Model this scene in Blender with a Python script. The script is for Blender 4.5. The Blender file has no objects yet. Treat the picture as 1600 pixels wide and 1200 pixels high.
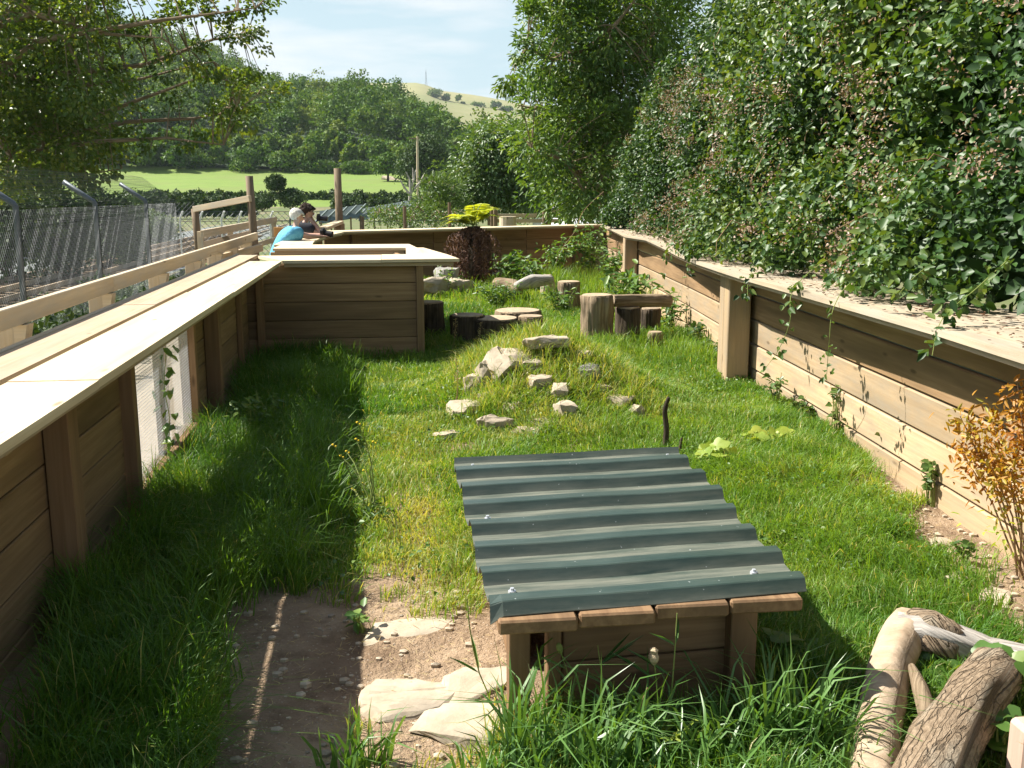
import bpy, bmesh, math, random
import numpy as np
from mathutils import Vector, Matrix, noise as mnoise
R = math.radians
rng = np.random.default_rng(7)
random.seed(7)
scn = bpy.context.scene
COL = scn.collection

# ------------------------------------------------------------------ camera
F, HOR, VPX, H = 1550., 303., 600., 1.85
PITCH = math.atan((600 - HOR) / F)
YAW = math.atan((800 - VPX) / (F / math.cos(PITCH)))
FW = np.array([math.sin(YAW) * math.cos(PITCH), math.cos(YAW) * math.cos(PITCH), -math.sin(PITCH)])
RT = np.array([math.cos(YAW), -math.sin(YAW), 0])
UP = np.cross(RT, FW)
cam_d = bpy.data.cameras.new('camera')
cam = bpy.data.objects.new('camera', cam_d)
COL.objects.link(cam)
cam.matrix_world = Matrix(((RT[0], UP[0], -FW[0], 0), (RT[1], UP[1], -FW[1], 0), (RT[2], UP[2], -FW[2], H), (0, 0, 0, 1)))
cam_d.sensor_width = 36
cam_d.lens = 36 * F / 1600
cam_d.clip_end = 6000
cam_d.clip_start = 0.05
scn.camera = cam


def ray(px, py):
    return FW + (px - 800) / F * RT + (600 - py) / F * UP


def P(px, py, z=0.):
    d = ray(px, py)
    t = (z - H) / d[2]
    return Vector((d[0] * t, d[1] * t, z))


def D(px, py, y):
    d = ray(px, py)
    t = y / d[1]
    return Vector((d[0] * t, y, H + d[2] * t))


# ------------------------------------------------------------------ helpers
def tag(o, label=None, cat=None, group=None, kind=None):
    if label: o['label'] = label
    if cat: o['category'] = cat
    if group: o['group'] = group
    if kind: o['kind'] = kind
    return o


def empty(name, loc=(0, 0, 0), label=None, cat=None, group=None, kind=None):
    o = bpy.data.objects.new(name, None)
    COL.objects.link(o)
    o.location = loc
    return tag(o, label, cat, group, kind)


def link(name, me, mat=None, parent=None):
    o = bpy.data.objects.new(name, me)
    COL.objects.link(o)
    if mat is not None:
        me.materials.append(mat)
    if parent is not None:
        o.parent = parent
        o.matrix_parent_inverse = Matrix.Translation(parent.location).inverted()
    return o


def np_mesh(name, V, quads=None, tris=None, attrs=None, smooth=False, vec=None):
    V = np.asarray(V, dtype=np.float32).reshape(-1, 3)
    me = bpy.data.meshes.new(name)
    me.vertices.add(len(V))
    me.vertices.foreach_set('co', V.ravel())
    loops, starts, n = [], [], 0
    if quads is not None and len(quads):
        q = np.asarray(quads, dtype=np.int32)
        loops.append(q.ravel()); starts.append(np.arange(len(q), dtype=np.int32) * 4); n = len(q) * 4
    if tris is not None and len(tris):
        t = np.asarray(tris, dtype=np.int32)
        loops.append(t.ravel()); starts.append(np.arange(len(t), dtype=np.int32) * 3 + n)
    L = np.concatenate(loops); S = np.concatenate(starts)
    me.loops.add(len(L)); me.loops.foreach_set('vertex_index', L)
    me.polygons.add(len(S)); me.polygons.foreach_set('loop_start', S)
    me.update(calc_edges=True)
    if attrs:
        for k, a in attrs.items():
            at = me.attributes.new(k, 'FLOAT', 'POINT')
            at.data.foreach_set('value', np.asarray(a, dtype=np.float32))
    if vec:
        for k, a in vec.items():
            at = me.attributes.new(k, 'FLOAT_VECTOR', 'POINT')
            at.data.foreach_set('vector', np.asarray(a, dtype=np.float32).ravel())
    if smooth:
        me.polygons.foreach_set('use_smooth', np.ones(len(S), dtype=bool))
    me.validate()
    return me


def unit(a):
    a = np.asarray(a, dtype=float)
    return a / np.maximum(np.linalg.norm(a, axis=-1, keepdims=True), 1e-9)


class MB:
    """mesh builder: boxes, tubes; keeps a grain coordinate per vertex"""
    def __init__(s):
        s.V, s.F, s.G = [], [], []

    def add(s, V, Fs, G=None):
        n = len(s.V)
        s.V += [tuple(v) for v in V]
        s.F += [tuple(i + n for i in f) for f in Fs]
        s.G += [tuple(g) for g in (G if G is not None else V)]
        return s

    def box(s, a, b, w, h, up=(0, 0, 1), c=.004, off=0., lift=0.):
        """a beam from a to b, width w (sideways), height h (along up); c = chamfer"""
        a, b, up = Vector(a), Vector(b), Vector(up)
        ax = (b - a); L = ax.length; ax = ax / L
        sd = ax.cross(up).normalized(); upv = sd.cross(ax).normalized()
        c = min(c, w * .3, h * .3)
        V, idx, G = [], {}, []
        r = random.random() * 50
        for i in (0, 1):
            for j in (-1, 1):
                for k in (-1, 1):
                    for ins in range(3):
                        u = (c if i == 0 else L - c) if ins != 0 else (0 if i == 0 else L)
                        v = j * (w / 2 - (c if ins != 1 else 0))
                        t = k * (h / 2 - (c if ins != 2 else 0))
                        idx[(i, j, k, ins)] = len(V)
                        V.append(a + ax * u + sd * (v + off) + upv * (t + lift))
                        G.append((u + r * 3, v + r, t + r * .37))
        Fs = []
        ids = lambda q: tuple(idx[x] for x in q)
        for i in (0, 1):
            f = ids([(i, -1, -1, 0), (i, 1, -1, 0), (i, 1, 1, 0), (i, -1, 1, 0)]); Fs.append(f if i else f[::-1])
        for j in (-1, 1):
            f = ids([(0, j, -1, 1), (1, j, -1, 1), (1, j, 1, 1), (0, j, 1, 1)]); Fs.append(f)
        for k in (-1, 1):
            f = ids([(0, -1, k, 2), (1, -1, k, 2), (1, 1, k, 2), (0, 1, k, 2)]); Fs.append(f)
        for j in (-1, 1):
            for k in (-1, 1):
                Fs.append(ids([(0, j, k, 1), (1, j, k, 1), (1, j, k, 2), (0, j, k, 2)]))
        for i in (0, 1):
            for k in (-1, 1):
                Fs.append(ids([(i, -1, k, 0), (i, 1, k, 0), (i, 1, k, 2), (i, -1, k, 2)]))
            for j in (-1, 1):
                Fs.append(ids([(i, j, -1, 0), (i, j, 1, 0), (i, j, 1, 1), (i, j, -1, 1)]))
            for j in (-1, 1):
                for k in (-1, 1):
                    Fs.append(ids([(i, j, k, 0), (i, j, k, 1), (i, j, k, 2)]))
        return s.add(V, Fs, G)

    def tube(s, path, rad, n=6, jit=0., caps=True, seed=0, ridges=0, ramp=0.):
        path = [Vector(p) for p in path]
        m = len(path)
        if not hasattr(rad, '__len__'): rad = [rad] * m
        V, Fs, G = [], [], []
        prev = None; u = 0.; off = random.random() * 40
        for i, p in enumerate(path):
            t = (path[min(i + 1, m - 1)] - path[max(i - 1, 0)]).normalized()
            if prev is None:
                e1 = t.orthogonal().normalized()
            else:
                e1 = (prev - t * prev.dot(t)).normalized()
            prev = e1
            e2 = t.cross(e1)
            if i: u += (p - path[i - 1]).length
            for k in range(n):
                a = 2 * math.pi * k / n
                r = rad[i]
                if jit:
                    r *= 1 + jit * mnoise.noise(Vector((math.cos(a) * 1.6 + seed, math.sin(a) * 1.6 + seed * 3, u * 4 + seed)))
                if ridges:
                    r *= 1 + ramp * mnoise.noise(Vector((math.cos(a) * ridges, math.sin(a) * ridges, u * 2.5 + seed * 7)))
                V.append(p + e1 * (math.cos(a) * r) + e2 * (math.sin(a) * r))
                G.append((u + off, a * max(rad[i], .02), off))
        for i in range(m - 1):
            for k in range(n):
                k2 = (k + 1) % n
                Fs.append((i * n + k, i * n + k2, (i + 1) * n + k2, (i + 1) * n + k))
        if caps:
            Fs.append(tuple(range(n))[::-1]); Fs.append(tuple((m - 1) * n + k for k in range(n)))
        return s.add(V, Fs, G)

    def ball(s, p, r, n=6, sq=(1, 1, 1)):
        V, Fs = [], []
        m = n // 2 + 1
        p = Vector(p)
        for i in range(m + 1):
            th = math.pi * i / m
            for k in range(n):
                a = 2 * math.pi * k / n
                V.append(p + Vector((math.sin(th) * math.cos(a) * sq[0], math.sin(th) * math.sin(a) * sq[1], math.cos(th) * sq[2])) * r)
        for i in range(m):
            for k in range(n):
                Fs.append((i * n + k, (i + 1) * n + k, (i + 1) * n + (k + 1) % n, i * n + (k + 1) % n))
        return s.add(V, Fs)

    def build(s, name, mat, parent=None, smooth=False):
        me = bpy.data.meshes.new(name)
        me.from_pydata(s.V, [], s.F)
        at = me.attributes.new('gc', 'FLOAT_VECTOR', 'POINT')
        at.data.foreach_set('vector', np.asarray(s.G, dtype=np.float32).ravel())
        bm = bmesh.new(); bm.from_mesh(me)
        bmesh.ops.recalc_face_normals(bm, faces=bm.faces)
        bm.to_mesh(me); bm.free()
        if smooth:
            me.polygons.foreach_set('use_smooth', np.ones(len(me.polygons), dtype=bool))
        me.update()
        return link(name, me, mat, parent)


def leaves(pos, axis, nrm, length, width, fold=.25, broad=True, tint=None, droop=0.):
    """leaf blades: pos (N,3) base, axis (N,3) growing direction, nrm (N,3). returns V, quads, tris, tint"""
    pos = np.asarray(pos, float); N = len(pos)
    ax = unit(axis); nr = np.asarray(nrm, float)
    nr = unit(nr - ax * np.sum(nr * ax, 1, keepdims=True))
    sd = np.cross(ax, nr)
    L = np.broadcast_to(np.asarray(length, float), (N,))[:, None]
    W = np.broadcast_to(np.asarray(width, float), (N,))[:, None]
    tint = rng.random(N) if tint is None else tint
    up = nr * W * fold
    if broad:
        tip = pos + ax * L - nr * L * droop
        V = np.stack([pos, pos + ax * L * .22 + sd * W * .42 + up, pos + ax * L * .62 + sd * W * .4 + up - nr * L * droop * .3, tip,
                      pos + ax * L * .62 - sd * W * .4 + up - nr * L * droop * .3, pos + ax * L * .22 - sd * W * .42 + up], 1)
        b = np.arange(N)[:, None] * 6
        q = np.concatenate([b + np.array([[0, 1, 2, 3]]), b + np.array([[0, 3, 4, 5]])])
        return V.reshape(-1, 3), q, None, np.repeat(tint, 6)
    V = np.stack([pos, pos + ax * L * .45 + sd * W * .5 + up, pos + ax * L, pos + ax * L * .45 - sd * W * .5 + up], 1)
    b = np.arange(N)[:, None] * 4
    q = np.concatenate([b + np.array([[0, 1, 2]]), b + np.array([[0, 2, 3]])])
    return V.reshape(-1, 3), None, q, np.repeat(tint, 4)


def leaf_obj(name, mat, parent, *args, **kw):
    V, q, t, ti = leaves(*args, **kw)
    return link(name, np_mesh(name, V, q, t, {'tint': ti}), mat, parent)


def lobed_leaves(pos, axis, nrm, L, lobes=5, depth=.16, tint=None):
    """broad lobed leaves built as two-ring fans with a raised rim and a notch at the stalk"""
    pos = np.asarray(pos, float); N = len(pos); ax = unit(axis); nr = unit(nrm - ax * np.sum(np.asarray(nrm) * ax, 1, keepdims=True)); sd = np.cross(ax, nr)
    K = 30; th = np.linspace(-math.pi, math.pi, K, endpoint=False)
    V = [pos + ax * (L * .12)[:, None]]
    jit = rng.normal(size=(N, K)) * .03; ph = rng.uniform(-.15, .15, N)
    for ring in (.55, 1.):
        for k in range(K):
            t = th[k]
            r = (.62 + .20 * math.cos(t)) * (1 + depth * math.cos(lobes * t) * ring) * (1 - .75 * max(0, 1 - abs(abs(t) - math.pi) / .35)) * ring
            rr_ = (r + jit[:, k] * ring) * L
            z = .05 * L * ring * ring * np.cos(3 * t + ph * 20) - .10 * L * ring ** 2 * max(0., math.cos(t)) + .06 * L * abs(math.sin(t)) * ring
            V.append(pos + ax * (L * .12 + rr_ * np.cos(t + ph))[:, None] + sd * (rr_ * np.sin(t + ph))[:, None] + nr * z[:, None])
    V = np.stack(V, 1).reshape(-1, 3); M_ = 2 * K + 1; b = np.arange(N)[:, None] * M_
    tr = np.concatenate([b + np.array([[0, 1 + k, 1 + (k + 1) % K]]) for k in range(K)])
    q = np.concatenate([b + np.array([[1 + k, 1 + K + k, 1 + K + (k + 1) % K, 1 + (k + 1) % K]]) for k in range(K)])
    tint = rng.random(N) if tint is None else tint
    return V, q, tr, np.repeat(tint, M_)


def rdir(N):
    return unit(rng.normal(size=(N, 3)))


def nz(x, y, s=1., o=0.):
    return mnoise.noise(Vector((x * s + o, y * s - o, o * .7)))


def vnoise(x, y, s=1., seed=0):
    """cheap vectorised value noise in 2D, -1..1"""
    r = np.random.default_rng(seed).random((64, 64)) * 2 - 1
    x = np.asarray(x) * s; y = np.asarray(y) * s
    xi = np.floor(x).astype(int); yi = np.floor(y).astype(int)
    fx = x - xi; fy = y - yi
    fx = fx * fx * (3 - 2 * fx); fy = fy * fy * (3 - 2 * fy)
    g = lambda a, b: r[a % 64, b % 64]
    return (g(xi, yi) * (1 - fx) + g(xi + 1, yi) * fx) * (1 - fy) + (g(xi, yi + 1) * (1 - fx) + g(xi + 1, yi + 1) * fx) * fy


# ------------------------------------------------------------------ materials
def newmat(name):
    m = bpy.data.materials.new(name)
    m.use_nodes = True
    nt = m.node_tree
    return m, nt, nt.nodes['Principled BSDF'], nt.nodes['Material Output']


def N_(nt, typ, **kw):
    n = nt.nodes.new(typ)
    for k, v in kw.items():
        setattr(n, k, v)
    return n


def ramp(nt, fac, stops):
    r = N_(nt, 'ShaderNodeValToRGB')
    els = r.color_ramp.elements
    while len(els) < len(stops): els.new(.5)
    for e, (p, c) in zip(els, stops):
        e.position = p; e.color = (*c, 1) if len(c) == 3 else c
    nt.links.new(fac, r.inputs[0])
    return r.outputs[0]


def noise_tex(nt, vec, scale, detail=4., rough=.55):
    n = N_(nt, 'ShaderNodeTexNoise')
    n.inputs['Scale'].default_value = scale
    n.inputs['Detail'].default_value = detail
    n.inputs['Roughness'].default_value = rough
    if vec is not None: nt.links.new(vec, n.inputs['Vector'])
    return n.outputs['Fac']


def mapping(nt, vec, sc):
    n = N_(nt, 'ShaderNodeVectorMath', operation='MULTIPLY')
    nt.links.new(vec, n.inputs[0]); n.inputs[1].default_value = sc
    return n.outputs[0]


def mixc(nt, a, b, fac, mode='MIX'):
    n = N_(nt, 'ShaderNodeMix', data_type='RGBA', blend_type=mode)
    for s, v in ((n.inputs[6], a), (n.inputs[7], b), (n.inputs[0], fac)):
        if isinstance(v, (tuple, list)): s.default_value = (*v, 1) if len(v) == 3 else v
        elif isinstance(v, (int, float)): s.default_value = v
        else: nt.links.new(v, s)
    return n.outputs[2]


def math_(nt, op, a, b=0.):
    n = N_(nt, 'ShaderNodeMath', operation=op)
    for s, v in ((n.inputs[0], a), (n.inputs[1], b)):
        if isinstance(v, (int, float)): s.default_value = v
        else: nt.links.new(v, s)
    return n.outputs[0]


def bump(nt, bs, h, strength=.3, dist=.01):
    b = N_(nt, 'ShaderNodeBump')
    b.inputs['Strength'].default_value = strength; b.inputs['Distance'].default_value = dist
    nt.links.new(h, b.inputs['Height']); nt.links.new(b.outputs[0], bs.inputs['Normal'])


def attr(nt, name, out='Vector'):
    return N_(nt, 'ShaderNodeAttribute', attribute_name=name).outputs[out]


def wood(name, c1, c2, c3=None, rough=.8, vary=.35, knots=True, grey=None):
    m, nt, bs, out = newmat(name)
    gc = attr(nt, 'gc')
    grain = noise_tex(nt, mapping(nt, gc, (1.6, 42, 42)), 1., 5, .6)
    broad = noise_tex(nt, mapping(nt, gc, (.7, 7, 7)), 1., 3)
    col = ramp(nt, grain, [(.3, c1), (.7, c2)])
    col = mixc(nt, col, c3 or tuple(x * .72 for x in c1), ramp(nt, broad, [(.45, (0, 0, 0)), (.72, (1, 1, 1))]))
    isl = N_(nt, 'ShaderNodeNewGeometry').outputs['Random Per Island']
    k = math_(nt, 'ADD', math_(nt, 'MULTIPLY', isl, vary), 1 - vary * .5)
    comb = N_(nt, 'ShaderNodeCombineColor')
    for i in range(3): nt.links.new(k, comb.inputs[i])
    col = mixc(nt, col, comb.outputs[0], 1., 'MULTIPLY')
    if grey:
        col = mixc(nt, col, grey, ramp(nt, noise_tex(nt, mapping(nt, gc, (1.3, 5, 5)), 1.3, 5, .7), [(.42, (0, 0, 0)), (.75, (.85, .85, .85))]))
    if knots:
        v = N_(nt, 'ShaderNodeTexVoronoi'); v.inputs['Scale'].default_value = 1.
        nt.links.new(mapping(nt, gc, (2.4, 8, 8)), v.inputs['Vector'])
        kn = ramp(nt, v.outputs['Distance'], [(.07, (1, 1, 1)), (.15, (0, 0, 0))])
        vc = N_(nt, 'ShaderNodeSeparateColor'); nt.links.new(v.outputs['Color'], vc.inputs[0])
        sel = math_(nt, 'GREATER_THAN', vc.outputs[0], .70)
        kf = math_(nt, 'MULTIPLY', math_(nt, 'MULTIPLY', kn, sel), .75)
        col = mixc(nt, col, tuple(x * .33 for x in c1), kf)
    nt.links.new(col, bs.inputs['Base Color'])
    bs.inputs['Roughness'].default_value = rough
    bs.inputs['Specular IOR Level'].default_value = .25
    bump(nt, bs, grain, .35, .004)
    return m


def leafmat(name, c1, c2, c3=None, rough=.45, trans=.3, spec=.5):
    m, nt, bs, out = newmat(name)
    t = attr(nt, 'tint', 'Fac')
    stops = [(0., c1), (.6, c2)] + ([(1., c3)] if c3 else [])
    col = ramp(nt, t, stops)
    nt.links.new(col, bs.inputs['Base Color'])
    bs.inputs['Roughness'].default_value = rough
    bs.inputs['Specular IOR Level'].default_value = spec
    if trans:
        tr = N_(nt, 'ShaderNodeBsdfTranslucent')
        tc = mixc(nt, col, (1.5, 1.35, .35), 1., 'MULTIPLY')
        nt.links.new(tc, tr.inputs['Color'])
        mx = N_(nt, 'ShaderNodeMixShader'); mx.inputs[0].default_value = trans
        nt.links.new(bs.outputs[0], mx.inputs[1]); nt.links.new(tr.outputs[0], mx.inputs[2])
        nt.links.new(mx.outputs[0], out.inputs[0])
    return m


def noisy(name, c1, c2, scale=6., rough=.85, bstr=.4, bdist=.02, c3=None, sc3=1.5, spec=.3, metal=0., stretch=None):
    m, nt, bs, out = newmat(name)
    co = N_(nt, 'ShaderNodeTexCoord').outputs['Object']
    if stretch: co = mapping(nt, co, stretch)
    n = noise_tex(nt, co, scale, 6, .6)
    col = ramp(nt, n, [(.3, c1), (.7, c2)])
    if c3:
        col = mixc(nt, col, c3, ramp(nt, noise_tex(nt, co, sc3, 4), [(.48, (0, 0, 0)), (.68, (1, 1, 1))]))
    nt.links.new(col, bs.inputs['Base Color'])
    bs.inputs['Roughness'].default_value = rough
    bs.inputs['Specular IOR Level'].default_value = spec
    bs.inputs['Metallic'].default_value = metal
    if bstr: bump(nt, bs, n, bstr, bdist)
    return m


def bark(name, c1, c2, sc=(2.5, 45, 1)):
    m, nt, bs, out = newmat(name)
    gc = attr(nt, 'gc')
    n = noise_tex(nt, mapping(nt, gc, sc), 1., 6, .65)
    n2 = noise_tex(nt, mapping(nt, gc, (3, 6, 1)), 1.5, 4)
    col = ramp(nt, n, [(.34, c1), (.66, c2)])
    col = mixc(nt, col, tuple(x * .55 for x in c1), ramp(nt, n2, [(.5, (0, 0, 0)), (.75, (.8, .8, .8))]))
    nt.links.new(col, bs.inputs['Base Color'])
    bs.inputs['Roughness'].default_value = .95
    bs.inputs['Specular IOR Level'].default_value = .15
    bump(nt, bs, n, .9, .02)
    return m


M = {}
M['plank'] = wood('rough sawn plank', (.25, .152, .075), (.37, .24, .13), (.19, .12, .062), vary=.5)
M['plank_pale'] = wood('pale sawn plank', (.40, .275, .155), (.53, .39, .24), (.32, .23, .135), vary=.4, grey=(.27, .23, .175))
M['ledge'] = wood('new ledge board', (.60, .475, .30), (.78, .66, .475), (.56, .44, .28), vary=.14, rough=.7)
M['ledge_worn'] = wood('worn grey tan ledge board', (.34, .27, .18), (.50, .41, .29), (.28, .23, .165), vary=.3, rough=.85, grey=(.40, .36, .30))
M['ledge_old'] = wood('weathered ledge board', (.36, .265, .165), (.50, .39, .265), (.34, .26, .18), vary=.22, rough=.8, grey=(.42, .35, .27))
M['rail'] = wood('handrail timber', (.55, .43, .27), (.70, .57, .39), (.48, .38, .26), vary=.2, grey=(.45, .42, .36))
M['post'] = wood('brown post', (.26, .15, .075), (.36, .22, .12), (.21, .13, .07), vary=.3)
M['hutch'] = wood('hutch timber', (.20, .115, .058), (.32, .20, .105), (.15, .09, .048), vary=.25)
M['dark_post'] = wood('weathered round post', (.17, .12, .07), (.26, .19, .12), (.13, .10, .07), knots=False)
M['bark'] = bark('grey brown bark', (.16, .115, .07), (.36, .28, .19))
M['bark_dark'] = bark('dark bark', (.045, .034, .024), (.13, .10, .07))
M['bark_smooth'] = bark('smooth peeling bark', (.34, .25, .165), (.50, .39, .28), (16, 5, 1))
M['bark_grey'] = bark('silvery bare wood', (.30, .27, .24), (.60, .56, .50), (1.6, 60, 1))
def cracked(name, c1, c2, sc):
    m, nt, bs, out = newmat(name)
    gc = attr(nt, 'gc')
    wv = noise_tex(nt, mapping(nt, gc, (8, 8, 8)), 1., 4)
    v = N_(nt, 'ShaderNodeTexVoronoi', feature='DISTANCE_TO_EDGE'); v.inputs['Scale'].default_value = 1.
    ad = N_(nt, 'ShaderNodeVectorMath', operation='ADD'); nt.links.new(mapping(nt, gc, sc), ad.inputs[0])
    cmb = N_(nt, 'ShaderNodeCombineXYZ'); nt.links.new(math_(nt, 'MULTIPLY', wv, 2.2), cmb.inputs[0]); nt.links.new(math_(nt, 'MULTIPLY', wv, 1.6), cmb.inputs[1])
    nt.links.new(cmb.outputs[0], ad.inputs[1]); nt.links.new(ad.outputs[0], v.inputs['Vector'])
    n = noise_tex(nt, mapping(nt, gc, (30, 60, 5)), 1., 6, .7)
    n2 = noise_tex(nt, mapping(nt, gc, (3, 9, 2)), 1., 4)
    col = ramp(nt, n, [(.3, c1), (.7, c2)])
    col = mixc(nt, col, (.42, .38, .30), ramp(nt, n2, [(.52, (0, 0, 0)), (.7, (.6, .6, .6))]))
    cr = ramp(nt, v.outputs['Distance'], [(.0, (1, 1, 1)), (.07, (0, 0, 0))])
    col = mixc(nt, col, (.07, .05, .032), math_(nt, 'MULTIPLY', math_(nt, 'MULTIPLY', cr, .7), ramp(nt, n2, [(.35, (.15, .15, .15)), (.6, (1, 1, 1))])))
    nt.links.new(col, bs.inputs['Base Color']); bs.inputs['Roughness'].default_value = .95; bs.inputs['Specular IOR Level'].default_value = .15
    bump(nt, bs, math_(nt, 'SUBTRACT', n, math_(nt, 'MULTIPLY', cr, .6)), 1., .018)
    return m


M['bark_plate'] = cracked('plated brown bark', (.17, .12, .075), (.42, .32, .22), (4.5, 52, 1))
M['cut'] = noisy('weathered cut end grain', (.34, .25, .16), (.52, .41, .28), 18, c3=(.24, .18, .12))
M['stem'] = noisy('green stem', (.16, .22, .05), (.26, .30, .09), 12, bstr=0)
M['dry_stem'] = noisy('dry brown stem', (.20, .12, .06), (.34, .22, .12), 12, bstr=0)
M['stone'] = noisy('pale slate stone', (.34, .28, .20), (.56, .47, .35), 7, c3=(.26, .22, .17), sc3=2.2, bstr=.5, bdist=.02)
M['stone_grey'] = noisy('grey stone', (.20, .20, .18), (.40, .38, .34), 8, c3=(.42, .36, .28), sc3=3., bstr=.5)
M['galv'] = noisy('galvanised steel', (.10, .12, .135), (.16, .18, .20), 20, rough=.5, bstr=0, metal=.4)
M['wire'] = noisy('galvanised wire', (.07, .08, .09), (.12, .135, .15), 20, rough=.5, bstr=0, metal=.2)
M['skin'] = noisy('skin', (.52, .30, .22), (.60, .36, .27), 8, rough=.55, bstr=0)
M['shirt_blue'] = noisy('turquoise cotton', (.09, .34, .52), (.14, .42, .60), 9, bstr=1., bdist=.05)
M['shirt_dark'] = noisy('dark cotton', (.02, .022, .03), (.035, .035, .045), 6, bstr=0)
M['trousers'] = noisy('navy trousers', (.03, .035, .06), (.05, .055, .08), 6, bstr=0)
M['hair_white'] = noisy('white hair', (.48, .45, .38), (.78, .76, .70), 45, bstr=.8, bdist=.01, stretch=(1, 1, .3))
M['hair_dark'] = noisy('dark curly hair', (.018, .011, .008), (.06, .035, .022), 40, bstr=1., bdist=.02)
M['black'] = noisy('black plastic', (.012, .012, .013), (.02, .02, .022), 10, rough=.4, bstr=0)
M['glass'] = noisy('lens glass', (.01, .012, .02), (.02, .02, .03), 4, rough=.05, bstr=0, spec=.8)
M['orange'] = noisy('orange sign face', (.62, .33, .12), (.80, .46, .18), 6, bstr=0)
M['rail_steel'] = noisy('rusty rail with a worn top', (.40, .30, .20), (.55, .44, .32), 3, bstr=0)
M['galv_bright'] = noisy('bright galvanised screw', (.55, .57, .62), (.66, .68, .72), 9, rough=.35, bstr=0, metal=.5)
M['yellow_m'] = noisy('yellow flower head', (.66, .46, .02), (.78, .58, .05), 30, bstr=0)
M['net'] = noisy('dark shade netting', (.14, .18, .17), (.21, .25, .24), 20, bstr=.3)
M['white'] = noisy('white paint', (.78, .78, .76), (.84, .84, .82), 6, bstr=0)
M['glass_car'] = noisy('dark car glass', (.02, .025, .03), (.03, .035, .04), 4, rough=.1, bstr=0)

M['bramble'] = leafmat('bramble leaf', (.022, .060, .015), (.056, .122, .028), (.145, .20, .045), rough=.46, trans=.28, spec=.4)
M['bramble_far'] = leafmat('climbing shrub leaf', (.05, .105, .022), (.085, .155, .034), (.15, .21, .05), rough=.42, trans=.3)
M['ash'] = leafmat('ash leaflet', (.045, .105, .024), (.10, .185, .042), (.19, .27, .06), rough=.45, trans=.35, spec=.35)
M['poplar'] = leafmat('broadleaf tree leaf', (.042, .088, .014), (.095, .16, .028), (.22, .25, .05), rough=.42, trans=.45)
M['midtree'] = leafmat('mid green leaf', (.05, .11, .03), (.095, .17, .045), (.16, .24, .07), rough=.45, trans=.25)
M['hill_leaf'] = leafmat('far woodland foliage', (.032, .092, .014), (.088, .175, .026), (.17, .235, .045), rough=.6, trans=.25, spec=.2)
M['hedge_leaf'] = leafmat('field hedge foliage', (.026, .060, .016), (.05, .095, .026), (.09, .135, .04), rough=.6, trans=.15, spec=.2)
M['weed'] = leafmat('weed leaf', (.06, .13, .025), (.10, .20, .04), (.20, .29, .06), rough=.45, trans=.35)
M['lime'] = leafmat('yellow green leaf', (.20, .30, .035), (.34, .43, .06), (.46, .50, .09), rough=.5, trans=.4)
M['fern'] = leafmat('tree fern frond', (.34, .44, .045), (.48, .55, .07), (.60, .62, .12), rough=.5, trans=.45)
M['dead'] = leafmat('dead frond', (.06, .028, .016), (.13, .06, .034), (.20, .105, .06), rough=.8, trans=.1)
M['orange_leaf'] = leafmat('autumn shrub leaf', (.30, .085, .016), (.45, .24, .03), (.40, .42, .07), rough=.5, trans=.35)
M['blossom'] = leafmat('bramble blossom and seed head', (.15, .09, .05), (.27, .18, .115), (.58, .46, .41), rough=.8, trans=.15)
M['yellow'] = leafmat('yellow flower', (.62, .44, .02), (.75, .55, .03), (.80, .62, .08), rough=.6, trans=.2)
M['grass'] = leafmat('grass blade', (.075, .19, .022), (.185, .31, .04), (.50, .45, .18), rough=.45, trans=.42, spec=.35)
M['straw'] = leafmat('dry grass', (.40, .31, .15), (.52, .42, .22), (.60, .50, .30), rough=.7, trans=.3)
M['grass_stem'] = leafmat('tall grass leaf', (.07, .16, .03), (.12, .24, .06), (.26, .35, .14), rough=.38, trans=.3)

# ------------------------------------------------------------------ light
SUN = Vector((.84, -.42, -1.0))            # direction the light travels
sd_ = -SUN.normalized()
elev = math.asin(sd_.z)
azim = math.atan2(sd_.x, sd_.y)            # from +Y towards +X
ld = bpy.data.lights.new('sun', 'SUN'); ld.energy = 5.0; ld.angle = R(.53); ld.color = (1, .95, .86)
lo = bpy.data.objects.new('sun', ld); COL.objects.link(lo)
lo.rotation_euler = SUN.to_track_quat('-Z', 'Y').to_euler()
w = bpy.data.worlds.new('World'); scn.world = w; w.use_nodes = True
nt = w.node_tree
bg = nt.nodes['Background']
sky = N_(nt, 'ShaderNodeTexSky', sky_type='NISHITA'); sky.sun_disc = False
sky.sun_elevation = elev; sky.sun_rotation = azim
sky.air_density = 1.15; sky.dust_density = 1.6; sky.ozone_density = 1.0
co = N_(nt, 'ShaderNodeTexCoord').outputs['Generated']
cl = noise_tex(nt, mapping(nt, co, (2.2, 2.2, 13)), 1.6, 5, .55)
cf = ramp(nt, cl, [(.44, (0, 0, 0)), (.62, (.9, .9, .9))])
sz = N_(nt, 'ShaderNodeSeparateXYZ'); nt.links.new(co, sz.inputs[0])
low = ramp(nt, sz.outputs[2], [(.16, (1, 1, 1)), (.42, (.12, .12, .12))])
skb = mixc(nt, sky.outputs[0], (5.9, 7.7, 8.5), math_(nt, 'MULTIPLY', low, .8))
skc = mixc(nt, skb, (8.5, 8.8, 9.0), math_(nt, 'MULTIPLY', cf, low))
nt.links.new(skc, bg.inputs[0]); bg.inputs[1].default_value = .05
scn.view_settings.view_transform = 'Standard'; scn.view_settings.look = 'None'
scn.view_settings.exposure = 1.2; scn.view_settings.gamma = 1
scn.cycles.max_bounces = 6; scn.cycles.diffuse_bounces = 3; scn.cycles.glossy_bounces = 2
scn.cycles.transmission_bounces = 4; scn.cycles.transparent_max_bounces = 8
scn.cycles.use_denoising = True
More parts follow.
